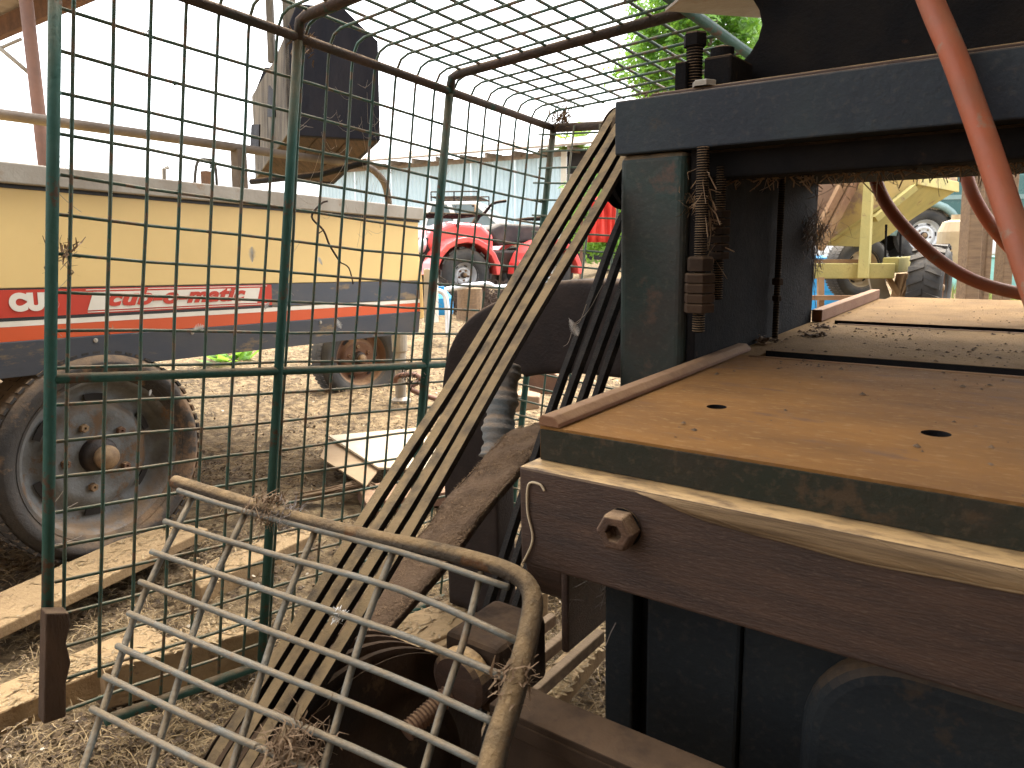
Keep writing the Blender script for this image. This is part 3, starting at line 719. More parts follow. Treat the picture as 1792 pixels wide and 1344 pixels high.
# ------------------------------------------------------------------ wheels
def wheel(name, parent, mat4, R, Rr, W, mats, lugs=0, rimstyle='dish'):
    """tyre (with rim, hub, nuts as its sub-parts); local Z is the axle, +Z faces outwards"""
    h = W / 2; ty, rm = mats
    prof = [(Rr * .97, -h * .78), (Rr * 1.06, -h * .9), (Rr + (R - Rr) * .45, -h * 1.02), (R * .955, -h * .86), (R * .99, -h * .62), (R, -h * .3), (R, h * .3), (R * .99, h * .62), (R * .955, h * .86),
            (Rr + (R - Rr) * .6, h * 1.03), (Rr + (R - Rr) * .55, h * 1.045), (Rr + (R - Rr) * .3, h * 1.01), (Rr * 1.07, h * .92), (Rr * 1.0, h * .80), (Rr * .97, h * .7)]
    b = B().lathe(prof, (0, 0, 0), (0, 0, 1), 64, caps=False)
    if lugs:
        for k in range(lugs):
            for sgn in (-1, 1):
                a = 2 * math.pi * (k + (.25 if sgn > 0 else 0)) / lugs; ca, sa = math.cos(a), math.sin(a); da = math.pi / lugs * .9
                q = []
                for rr in (R * .97, R * 1.035):
                    for (zz, off) in ((sgn * h * .05, 0), (sgn * h * .95, da * .9), (sgn * h * .95, da * 1.9), (sgn * h * .05, da)):
                        q.append((rr * math.cos(a + off), rr * math.sin(a + off), zz))
                b.hexa(q if sgn > 0 else [q[3], q[2], q[1], q[0], q[7], q[6], q[5], q[4]])
    else:
        for k in range(60):                          # shallow tread blocks on the shoulders
            a = 2 * math.pi * k / 60; da = 2 * math.pi / 60 * .62
            for z0, z1 in ((h * .35, h * .84), (-h * .84, -h * .35), (-.22 * h, .22 * h)):
                q = []
                for rr in (R * .975, R * 1.006 if abs(z0 + z1) < 1e-6 else R * .998):
                    q += [(rr * math.cos(a), rr * math.sin(a), z0), (rr * math.cos(a + da), rr * math.sin(a + da), z0), (rr * math.cos(a + da), rr * math.sin(a + da), z1), (rr * math.cos(a), rr * math.sin(a), z1)]
                b.hexa(q)
    t = b.build(name, ty, parent, smooth=False)
    for p in t.data.polygons: p.use_smooth = len(p.vertices) == 4 and p.index < 64 * 14
    t.matrix_local = mat4 if parent is not None else Matrix.Identity(4)
    if parent is None: t.matrix_world = mat4
    rp = [(Rr * 1.03, h * .88), (Rr * 1.035, h * .80), (Rr * .99, h * .74), (Rr * .93, h * .62), (Rr * .90, h * .25), (Rr * .86, h * .05), (Rr * .72, -.02 * h), (Rr * .66, h * .12), (Rr * .60, h * .30), (Rr * .50, h * .34), (Rr * .40, h * .26), (Rr * .30, h * .26), (0, h * .26)]
    B().lathe(rp, (0, 0, 0), (0, 0, 1), 56, caps=False).build('rim', rm, t, smooth=True)
    B().lathe([(0, -h * .5), (Rr * .95, -h * .5), (Rr * .97, -h * .7), (0, -h * .7)], (0, 0, 0), (0, 0, 1), 32).build('rim_back', M['dark'], t)
    B().lathe([(Rr * .23, h * .24), (Rr * .22, h * .52), (Rr * .20, h * .62), (0, h * .64)], (0, 0, 0), (0, 0, 1), 24).build('hub', M['hubdark'], t, smooth=True)
    B().lathe([(Rr * .15, h * .6), (Rr * .15, h * .80), (Rr * .12, h * .88), (0, h * .9)], (Rr * .02, -Rr * .02, 0), (0, 0, 1), 20).build('hub_cap', M['brass'], t, smooth=True)
    for k in range(5):
        a = 2 * math.pi * k / 5 + .4; b = B(); hexnut(b, (Rr * .40 * math.cos(a), Rr * .40 * math.sin(a), h * .255), (0, 0, 1), .022, .016, .004); b.build('wheel_nut', M['brass'] if k % 2 else M['ruststeel'], t)
    for k in range(6):
        a = 2 * math.pi * k / 6 + .15; o = []
        for i in range(9): o.append((Rr * .77 * math.cos(a - .17 + .34 * i / 8), Rr * .77 * math.sin(a - .17 + .34 * i / 8), h * .055))
        for i in range(9): o.append((Rr * .69 * math.cos(a + .17 - .34 * i / 8), Rr * .69 * math.sin(a + .17 - .34 * i / 8), h * .09))
        B().prism(o, (0, 0, .004)).build('rim_slot', M['dark'], t)
    return t

# ------------------------------------------------------------------ camper trailer
TX = dirw(Vector((815, -200, 1300)).normalized()).normalized()
TZ = Vector((0, 0, 1)); TZ = (TZ - TX * TZ.dot(TX)).normalized()
TY = TZ.cross(TX).normalized()                       # away from the camera
TO = G(165, 990)
TM = frame_matrix(TO, TX, TY, TZ)
TMi = TM.inverted()
def tpt(px, py, y=0.0):
    """a point of the trailer's side plane, in its own coordinates"""
    o = TMi @ Vector((0, 0, CAM_H)); d = TMi.to_3x3() @ dirw(rayc(px, py)); t = (y - o.y) / d.y
    return o + d * t
def text_mesh(name, body, mat, parent, m4, size, sx=1.0, shear=0.0, offset=0.0, thick=.001, space=1.0):
    cu = bpy.data.curves.new(name, 'FONT'); cu.body = body; cu.size = size; cu.shear = shear; cu.offset = offset; cu.extrude = thick; cu.space_character = space
    tmp = bpy.data.objects.new('tmp', cu); COL.objects.link(tmp)
    dg = bpy.context.evaluated_depsgraph_get(); me = bpy.data.meshes.new_from_object(tmp.evaluated_get(dg))
    bpy.data.objects.remove(tmp); me.name = name; me.materials.clear(); me.materials.append(mat)
    o = bpy.data.objects.new(name, me); COL.objects.link(o); o.parent = parent; o.matrix_local = m4 @ Matrix.Diagonal((sx, 1, 1, 1)); return o
def trailer():
    r = empty('camper_trailer', TM)
    tag(r, 'cream folding camper trailer with red and orange stripes behind the mesh cage', 'trailer')
    zt, ztb, zc, z5, z6, z7, z8, zb = [tpt(0, y).z for y in (283, 322, 505, 557, 563, 573, 599, 664)]
    x0, x1 = -2.3, tpt(733, 470).x
    xr = tpt(474, 510).x
    YB = 1.55
    B().box(x0, x1, .012, YB, zb + .05, zt - .01).build('body', M['cream'], r, bevel=.01)
    B().box(x0, x1, 0, .011, zc, ztb).build('side_panel', M['cream'], r, bevel=.002)
    B().box(x0, x1 + .012, -.022, .03, ztb + .002, zt).build('top_trim', M['galv'], r, bevel=.004)
    B().box(x0, x1 + .004, -.004, .0, ztb - .008, ztb + .0015).build('trim_black_strip', M['blackline'], r)  # thin black strip just under the top trim
    B().box(x0, xr, -.004, .0105, z5, zc - .004).build('red_band', M['redband'], r)
    B().box(xr + .001, x1, -.003, .0105, z5 - .006, zc - .002).build('navy_band', M['navy'], r)
    B().box(x0, x1, -.002, .0, zc - .0035, zc - .0005).build('pin_stripe', M['blackline'], r)
    B().box(x0, xr, -.0036, .0105, z6, z5 - .0005).build('black_line', M['blackline'], r)
    B().box(x0, x1, -.0034, .0105, z7, z6 - .0006).build('white_line', M['whiteband'], r)
    B().box(x0, x1, -.0038, .0105, z8, z7 - .0005).build('orange_band', M['orangeband'], r)
    b = B(); b.prism([(x0, -.006, z8 - .001), (x0, .004, zb), (x0, .03, zb), (x0, .03, z8 - .001)], (x1 - x0, 0, 0)); sk = b.build('skirt', M['navy'], r, bevel=.002)
    for px in (165, 335, 560):
        p = tpt(px, 590); B().lathe([(0, 0), (.007, 0), (.006, .003), (0, .004)], (p.x, -.0045, z8 - .014), (0, -1, 0), 10).build('screw', M['galv'], sk)
    # white lettering field and the writing
    a = [tpt(152, 546), tpt(161, 508), tpt(453, 498.5), tpt(448, 527)]
    zz0, zz1 = z5 + .010, zc - .014
    xa0, xa1, xb0, xb1 = a[0].x, a[1].x, a[3].x, a[2].x
    B().prism([(xa0, -.0055, zz0), (xb0, -.0055, zz0), (xb1, -.0055, zz1), (xa1, -.0055, zz1)], (0, .0012, 0)).build('white_panel', M['whiteband'], r)
    for z in (z5 + .005, zc - .008):
        B().box(xa0, xr - .02, -.0050, -.0041, z - .0012, z + .0012).build('pin_stripe', M['whiteband'], r)
    rot = Matrix.Rotation(math.pi / 2, 4, 'X')
    c0, c1_ = tpt(17, 544), tpt(117, 540); h = (zc - z5)
    text_mesh('lettering', 'CUB', M['whiteband'], r, Matrix.Translation((c0.x, -.0052, z5 + h * .27)) @ rot, h * .74, 1.0, 0, .0050, .0008, 1.12)
    d0 = tpt(184, 535)
    text_mesh('lettering', 'cub-o-matic', M['redband'], r, Matrix.Translation((d0.x, -.0068, zz0 + .012)) @ rot, h * .84, 1.42, .32, .0028, .0006, 1.08)
    # far end: sloping cream corner and a post
    p = [tpt(735, 372), tpt(756, 500), tpt(752, 560), tpt(735, 575)]
    B().prism([(x1 + .001, .02, zb + .05), (x1 + .06, .02, zb + .06), (x1 + .05, .02, zc), (x1 + .005, .02, ztb)], (0, 1.2, 0)).build('end_panel', M['cream'], r, bevel=.004)
    B().box(x1 + .03, x1 + .075, -.05, -.0, zb + .04, zc + .05).build('corner_post', M['whiteband'], r, bevel=.004)
    # tent rail above
    q = smoothpath([Vector((x0, .3, 0))] + [tpt(px, py, .3) for px, py in ((-40, 195), (240, 233), (480, 268), (600, 284))] + [tpt(648, 292, .3), tpt(668, 312, .3), tpt(680, 345, .3), tpt(684, 380, .3)], 5)
    q[0] = tpt(-200, 172, .3); q = [v for v in q if v.x > q[0].x - 1e-6 or v is q[0]]
    qq = [tpt(px, py, .3) for px, py in ((-300, 158), (0, 200), (240, 233), (480, 268), (600, 284), (640, 291), (662, 306), (676, 330), (683, 380))]
    B().tube(smoothpath(qq, 5), .016, 8).build('tent_rail', M['greytube'], r, smooth=True)
    B().box(tpt(410, 280, .3).x, tpt(426, 280, .3).x, .28, .32, zt - .004, tpt(418, 262, .3).z).build('rail_bracket', M['greytube'], r)
    B().tube(smoothpath([tpt(340, 330, .25), tpt(345, 285, .25), tpt(362, 279, .25), tpt(376, 288, .25), tpt(380, 335, .25)], 5), .005, 6).build('cable_loop', M['tyreblack'], r, smooth=True)
    B().box(tpt(337, 0, .25).x, tpt(352, 0, .25).x, .23, .26, zt - .003, tpt(345, 298, .25).z).build('cable_block', M['ruststeel'], r)
    B().tube([tpt(288, 330, .02), tpt(287, 296, .02), tpt(294, 293, .02)], .006, 6).build('hook', M['galv'], r)
    # chassis, axle and near wheel
    for y in (.12, 1.3): B().box(x0, x1, y, y + .05, zb - .01, zb + .06).build('chassis_rail', M['oily'], r)
    c = tpt(163, 797, .07); R = c.z + .005
    wm = Matrix.Translation((c.x, .07, R)) @ Matrix.Rotation(math.pi / 2, 4, 'X') @ Matrix.Rotation(.3, 4, 'Z')
    wheel('wheel', r, wm, R, .232, .17, (M['tyre'], M['rim']))
    wheel('wheel', r, Matrix.Translation((c.x, 1.45, R)) @ Matrix.Rotation(-math.pi / 2, 4, 'X'), R, .205, .17, (M['tyre'], M['rim']))
    B().tube([(c.x, .12, R), (c.x, 1.43, R)], .03, 12).build('axle', M['oily'], r, smooth=True)
    B().prism([(c.x - .42, .16, zb + .05), (c.x - .36, .16, .56), (c.x + .36, .16, .56), (c.x + .42, .16, zb + .05)], (0, .01, 0)).build('wheel_well', M['dark'], r)
    return r
TRAILER = trailer()

# spare wheel standing beyond the trailer and the drop leg beside it
wz = G(625, 690)
e = Vector((.62, -.78, 0)).normalized(); up = Vector((0, 0, 1)); sx = up.cross(e)
sw = wheel('spare_wheel', None, frame_matrix(Vector((wz.x, wz.y, gz(wz.x, wz.y) + .27)), sx, up, e) if False else frame_matrix(P(625, 625, 4.55), sx, e.cross(sx), e), .275, .17, .17, (M['tyreblack'], M['ruststeel']))
tag(sw, 'dark muddy spare wheel standing on straw beneath the trailer end', 'wheel')
def drop_leg():
    a = P(698, 560, 4.1); z0 = gz(a.x, a.y)
    r = empty('drop_leg', loc=(a.x, a.y, z0)); tag(r, 'grey ribbed stabiliser leg with a coiled pipe at its foot, beyond the trailer', 'jack')
    B().lathe([(.0, .0), (.055, .0), (.055, .015), (.03, .03), (.03, .2), (.034, .21), (.034, .28), (.042, .29), (.046, .75), (0, .76)], (0, 0, 0), (0, 0, 1), 18).build('ribbed_tube', M['galv'], r, smooth=False)
    B().tube(smoothpath([(-.02, -.05, .12), (.0, -.09, .16), (.08, -.08, .17), (.12, -.03, .13), (.06, -.05, .09), (.14, -.1, .06), (.3, -.16, .02)], 6), .014, 8).build('pipe', M['paleRust'], r, smooth=True)
drop_leg()

# ------------------------------------------------------------------ black box hung above the trailer
def hanging_box():
    Z = 3.0
    fr = [(498, 62), (520, 6), (600, 12), (632, 44), (662, 72), (666, 246), (502, 236)]
    f = [P(x, y, Z) for x, y in fr]; back = P(448, 312, 3.55) - P(502, 236, 3.0)
    loc = f[-1].copy(); r = empty('hanging_box', loc=loc)
    tag(r, 'weathered black timber box with splintered grey side, hung above the trailer', 'box')
    nrm = (f[4] - f[6]).cross(f[0] - f[6]).normalized()
    th = back.normalized() * .02
    B().prism([p - loc for p in f], th).build('front_panel', M['boxdark'], r, bevel=.004)
    # left side: splintered grey boards, taller at the front
    top = [P(498, 62, 3.0), P(478, 108, 3.15), P(462, 132, 3.32), P(440, 168, 3.55)]; lo = [f[6] + back * t for t in (0, .32, .62, 1)]
    for k in range(3):
        g_ = th * 0.0; B().prism([v - loc for v in (lo[k].lerp(lo[k + 1], .0), lo[k].lerp(lo[k + 1], .985), top[k].lerp(top[k + 1], .985), top[k])], Vector((.02, .006 * (k % 2), 0))).build('side_board', M['bark'], r, bevel=.003)
    for (a0, b0), (a1, b1) in (((472, 150), (484, 205)), ((442, 218), (456, 258)), ((490, 90), (497, 190))):
        B().prism([P(x, y, z) - loc for x, y, z in ((a0, b0, 3.25), (a1, b0, 3.15), (a1 - 1, b1, 3.15), (a0 - 2, b1, 3.25))], Vector((-.004, -.006, 0))).build('patch_board', M['boxdark'], r)
    for k in range(3):                               # bottom boards
        a0, a1 = f[6].lerp(f[5], k / 3 + .006), f[6].lerp(f[5], (k + 1) / 3 - .006)
        B().prism([v - loc for v in (a0 + th, a1 + th, a1 + back * .98, a0 + back * .98)], Vector((0, 0, .016))).build('bottom_board', M['boxbottom'], r, bevel=.003)
    B().prism([v - loc for v in (f[5] + th, f[4] + th, f[4] + back, f[5] + back)], Vector((-.016, 0, 0))).build('side_board', M['boxdark'], r)
    B().prism([p - loc + back for p in f], th).build('back_panel', M['boxdark'], r)
    for px in (508, 476):                            # hanger straps up to the roof
        zz = 3.05 if px > 500 else 3.3
        a = P(px, 70 if px > 500 else 110, zz); B().bar(a - loc, Vector((a.x + .02, a.y, 3.3)) - loc, .05 if px > 500 else .03, .03, up=(0, 1, 0)).build('hanger', M['bark'], r, bevel=.003)
    B().tube([P(440, 318, 3.5) - loc, P(560, 305, 3.2) - loc, P(640, 283, 3.0) - loc], .014, 8).build('lower_bar', M['oily'], r, smooth=True)
    return r
hanging_box()

# ------------------------------------------------------------------ things on the ground near the cage
QUADS = []
def slab(name, pxs, h, th, mat, label, cat, group=None, lift=0.0, bevel=.004):
    ps = [G(x, y, h) for x, y in pxs]; QUADS.append((ps, name)); loc = sum(ps, Vector()) / 4; loc.z = 0
    o = B().prism([p - loc for p in ps], Vector((0, 0, -th))).build(name, mat, bevel=bevel); o.location = loc
    return tag(o, label, cat, group)
slab('plank', [(-60, 1062), (290, 908), (365, 925), (-60, 1125)], .055, .03, M['plank'], 'wide straw-strewn plank on the ground right in front of the trailer wheel', 'plank', 'planks on the ground')
slab('plank', [(-60, 1222), (250, 1092), (300, 1118), (-60, 1272)], .0, .06, M['plank'], 'pale plank at the left edge beside the foot of the cage post', 'plank', 'planks on the ground')
slab('plank', [(170, 1148), (430, 1078), (470, 1098), (180, 1172)], .04, .09, M['plank'], 'short squared timber lying between the near and second cage posts', 'plank', 'planks on the ground')
slab('plank', [(330, 1000), (520, 918), (560, 930), (350, 1028)], .0, .06, M['plank'], 'narrow plank half buried in straw behind the second cage post', 'plank', 'planks on the ground')
slab('plank', [(560, 1130), (905, 1005), (960, 1035), (590, 1190)], .03, .09, M['plank'], 'dusty beam on the ground beneath the sloping drive belts', 'plank', 'planks on the ground')
slab('plank', [(880, 1240), (1046, 1085), (1062, 1120), (920, 1290)], .06, .04, M['plank'], 'pale brown plank running under the machine leg', 'plank', 'planks on the ground')
slab('batten', [(655, 1190), (800, 1100), (812, 1106), (668, 1200)], .02, .06, M['plank'], 'thin dusty batten left of the stud beneath the loose panel', 'batten', 'battens by the pulley')
slab('batten', [(690, 1207), (815, 1124), (826, 1130), (704, 1216)], .02, .06, M['plank'], 'second thin batten, closer to the stud than the other', 'batten', 'battens by the pulley')
slab('metal_sheet', [(575, 762), (735, 748), (790, 820), (662, 818)], .10, .008, M['sheet'], 'bright dusty white sheet lying folded on the straw behind the cage', 'sheet', bevel=.001)
slab('card_flap', [(575, 765), (662, 822), (640, 850), (560, 800)], .085, .006, M['cardboard'], 'tan flap of card beside the white sheet on the straw', 'card', bevel=.001)
slab('timber_offcut', [(625, 850), (860, 815), (860, 850), (640, 880)], .05, .05, M['ruststeel'], 'dark rusty box section lying under the white sheet', 'offcut')
def rope_bundle():
    c = G(580, 868, .03); r = B()
    for k in range(26):
        a = c + Vector((random.uniform(-.02, .02), random.uniform(-.02, .02), random.uniform(0, .03)))
        r.tube(smoothpath([a + Vector((-.12, -.03 + random.uniform(-.02, .02), -.02)), a, a + Vector((.10, .05, .01 + random.uniform(-.01, .02))), a + Vector((.17, .03 + random.uniform(-.04, .04), -.02))], 3), .0032, 5)
    tag(r.build('rope_bundle', M['brownfluff'], smooth=True), 'frayed bundle of old brown rope on the ground by the cage', 'rope')
rope_bundle()
def gtop(x, y):
    return gz(x, y) + (.03 * noise.noise(Vector((x * 5, y * 5, 3))) + .014 * noise.noise(Vector((x * 14, y * 14, 3))) if 1.6 < y < 9 else 0)
def litter(name, n, lo, hi, wd, mat, label, off, thr, lift=.014):
    b = B()
    for _ in range(n):
        px, py = random.uniform(-60, 1090), 560 + 770 * random.random() ** 1.15
        p = G(px, py, 0)
        if p.y > 7: continue
        q = noise.noise(Vector((p.x * 2.2, p.y * 2.2, off))) + .6 * noise.noise(Vector((p.x * 7, p.y * 7, off)))
        if random.random() > thr + 1.2 * q or (p.y < 1.5 and random.random() < .45): continue
        p.z = gtop(p.x, p.y) + random.uniform(.0, lift); l = random.uniform(lo, hi); k = 1 + .35 * p.y; w_ = wd * k * random.uniform(.6, 1.4)
        a = random.uniform(0, 6.283); d = Vector((math.cos(a), math.sin(a), random.uniform(-.15, .45))) * l; s_ = Vector((-math.sin(a), math.cos(a), random.uniform(-.8, .8))) * w_
        b.add([p - s_, p + s_, p + d * .5 + s_ + Vector((0, 0, l * .12)), p + d * .5 - s_ + Vector((0, 0, l * .12)), p + d + s_ * .5, p + d - s_ * .5], [(0, 1, 2, 3), (3, 2, 4, 5)])
    return tag(b.build(name, mat), label, name.split('_')[0], kind='stuff')
litter('straw_litter', 42000, .012, .05, .0006, M['straw'], 'dry straw and chaff strewn over the dirt around the cage', 9, .55)
litter('chaff_litter', 42000, .005, .016, .0024, M['darkchaff'], 'dark broken chaff and droppings heaped over the dirt', 4, .5, .02)
def plank_litter():
    b = B()
    for ps, nm in QUADS:
        if nm != 'plank': continue
        for _ in range(520):
            u, v = random.random(), random.random(); p = ps[0].lerp(ps[1], u).lerp(ps[3].lerp(ps[2], u), v)
            if noise.noise(Vector((p.x * 8, p.y * 8, 1))) < random.uniform(-.5, .4): continue
            p.z += .001; a = random.uniform(0, 6.28); l = random.uniform(.004, .03); d = Vector((math.cos(a), math.sin(a), random.uniform(0, .25))) * l; s_ = Vector((-math.sin(a), math.cos(a), .3)) * random.uniform(.0008, .003)
            b.add([p - s_, p + s_, p + d + s_, p + d - s_], [(0, 1, 2, 3)])
    tag(b.build('plank_litter', M['straw']), 'bits of straw and chaff lying on the planks', 'straw', kind='stuff')
plank_litter()
litter('paper_flecks', 1500, .004, .014, .0022, M['fleck'], 'pale flecks of paper and lime among the straw', 14, .25, .02)

# ------------------------------------------------------------------ ribbed duct beside the goose neck
def duct():
    a, b_ = P(884, 640, 1.42), P(868, 800, 1.38); pts = [a.lerp(b_, i / 40) for i in range(41)]
    rs = [.028 + .0025 * (i % 4 < 2) + .003 * math.sin(i * .5) for i in range(41)]
    tag(B().tube(pts, rs, 18).build('ribbed_duct', M['duct'], smooth=True), 'blue-grey cloth-wrapped ribbed duct hanging behind the drive belts', 'duct')
duct()

# ------------------------------------------------------------------ yard behind: blue shed
def blue_shed():
    A, C_ = P(560, 296, 25.5), P(984, 263, 21.0); A.z = C_.z = (A.z + C_.z) / 2
    r = empty('blue_shed', loc=(A.x, A.y, 0)); tag(r, 'pale blue corrugated iron shed with timber eaves across the yard', 'shed')
    loc = Vector((A.x, A.y, 0)); top = A.z; d = (C_ - A); d.z = 0; L_ = d.length; d.normalize(); nn = d.cross(Vector((0, 0, 1)))   # towards camera
    sheets = int(L_ / .76)
    for k in range(sheets):
        u0 = L_ * k / sheets; u1 = L_ * (k + 1) / sheets - .004; b = B(); N = 20; vs = []
        for i in range(N + 1):
            u = u0 + (u1 - u0) * i / N; q = (A - loc) + d * u + nn * (.03 * (i % 4 in (1, 2)) + .004 * (k % 2)); vs += [Vector((q.x, q.y, -.2)), Vector((q.x, q.y, top - .12))]
        b.add(vs, [(2 * i, 2 * i + 2, 2 * i + 3, 2 * i + 1) for i in range(N)]); b.build('wall_sheet', M['corr'], r)
    o = A - loc
    def pt(u, v, z): return o * 1.0 + d * u + nn * v + Vector((0, 0, z - A.z))
    B().hexa([pt(-.5, .7, top), pt(L_ + 5, .7, top), pt(L_ + 5, -6, top + 1.3), pt(-.5, -6, top + 1.3), pt(-.5, .7, top + .06), pt(L_ + 5, .7, top + .06), pt(L_ + 5, -6, top + 1.36), pt(-.5, -6, top + 1.36)]).build('roof', M['timberpale'], r)
    for k in range(16): u = k * (L_ + 4) / 15; B().box(0, 1, 0, 1, 0, 1) and B().bar(pt(u, .6, top - .06), pt(u, -.3, top - .02), .07, .14).build('rafter_tail', M['timberpale'], r)
    B().bar(pt(-.4, .02, top - .10), pt(L_, .02, top - .10), .1, .14).build('eave_plate', M['timberpale'], r)
    for u in (L_ + .05, L_ + 2.0, L_ + 4.4): B().bar(pt(u, 0, -.2), pt(u, 0, top), .16, .16, up=(0, 1, 0)).build('door_post', M['whiteband'] if u < L_ + 1 else M['timberpale'], r)
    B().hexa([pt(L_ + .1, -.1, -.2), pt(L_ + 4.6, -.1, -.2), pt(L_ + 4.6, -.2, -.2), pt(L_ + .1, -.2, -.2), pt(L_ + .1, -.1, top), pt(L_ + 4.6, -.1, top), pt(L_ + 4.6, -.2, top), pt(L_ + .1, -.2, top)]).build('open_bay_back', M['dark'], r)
    for z in (top - .75, top - 1.3): B().bar(pt(L_ + .2, .05, z), pt(L_ + 4.4, .05, z), .06, .16).build('bay_rail', M['timberpale'], r)
blue_shed()

# ------------------------------------------------------------------ trees
def leafball(b, c, rx, ry, rz, n, size, lump=.35):
    for _ in range(n):
        while True:
            v = Vector((random.uniform(-1, 1), random.uniform(-1, 1), random.uniform(-1, 1)))
            if v.length < 1: break
        dn = v.normalized(); edge = .78 + lump * noise.noise(dn * 2.3 + Vector((c.x, 0, 0))) + .22 * noise.noise(dn * 6)
        v = dn * edge * (random.random() ** .33)
        if noise.noise(v * 3.1 + Vector((5, c.y, 1))) < -.18: continue
        p = c + Vector((v.x * rx, v.y * ry, v.z * rz)); a = Vector((random.uniform(-1, 1), random.uniform(-1, 1), random.uniform(-.9, .3))).normalized()
        s_ = a.orthogonal().normalized() * size * .22; l = a * size * random.uniform(.6, 1.3)
        b.add([p, p + l * .5 + s_, p + l, p + l * .5 - s_], [(0, 1, 2, 3)])
def tree(name, c, rx, rz, n, size, label, mat='leaf', group='trees beyond the yard'):
    base = Vector((c.x, c.y, gz(c.x, c.y) - .1)); r = empty(name, loc=base); tag(r, label, 'tree', group); cc = c - base
    tr = B().tube(smoothpath([Vector((0, 0, 0)), Vector((.08, 0, cc.z * .4)), Vector((-.05, .05, cc.z * .8)), cc], 4), [.2 * (1 - .7 * i / 12) for i in range(13)], 10)
    for k in range(9):
        a = k * 2.4; q = Vector((math.cos(a) * rx * .6, math.sin(a) * rx * .6, random.uniform(-.1, .55) * rz)); tr.tube([cc * .78, cc * .9 + q * .5, cc + q], [.07, .045, .015], 6)
    tr.build('trunk', M['trunk'], r, smooth=True)
    b = B()
    leafball(b, cc, rx, rx, rz, n, size)
    b.build('crown', M[mat], r)
tree('leafy_tree', P(1222, 70, 14), 1.75, 2.0, 26000, .15, 'bright green leafy tree rising above the machine beam', 'leaf')
tree('yard_bush', P(1068, 372, 12), .9, 1.0, 5000, .12, 'green bush glimpsed between the drive belts and the machine column', 'leaf')
def palm():
    c = P(1008, 262, 27); base = Vector((c.x, c.y, gz(c.x, c.y))); r = empty('palm_tree', loc=base); tag(r, 'spiky palm rising behind the blue shed roof', 'palm'); cc = c - base
    B().tube([Vector((0, 0, 0)), Vector((.1, 0, cc.z * .5)), cc], [.2, .16, .14], 10).build('trunk', M['trunk'], r, smooth=True)
    b = B()
    for k in range(60):
        a = random.uniform(0, 6.283); el = random.uniform(-.3, 1.3); d = Vector((math.cos(a) * math.cos(el), math.sin(a) * math.cos(el), math.sin(el))); Ln = random.uniform(.9, 1.5)
        pts = [cc + d * Ln * t + Vector((0, 0, -.45 * t * t)) for t in (0, .25, .5, .75, 1)]
        s_ = d.cross(Vector((0, 0, 1))).normalized()
        for i in range(4):
            for sg in (-1, 1):
                for q in range(3):
                    p = pts[i].lerp(pts[i + 1], q / 3); tip = p + s_ * sg * .3 * (1 - .15 * i) + d * .25 + Vector((0, 0, -.1)); b.add([p, p + d * .06, tip], [(0, 1, 2)])
    b.build('crown', M['palmleaf'], r)
palm()

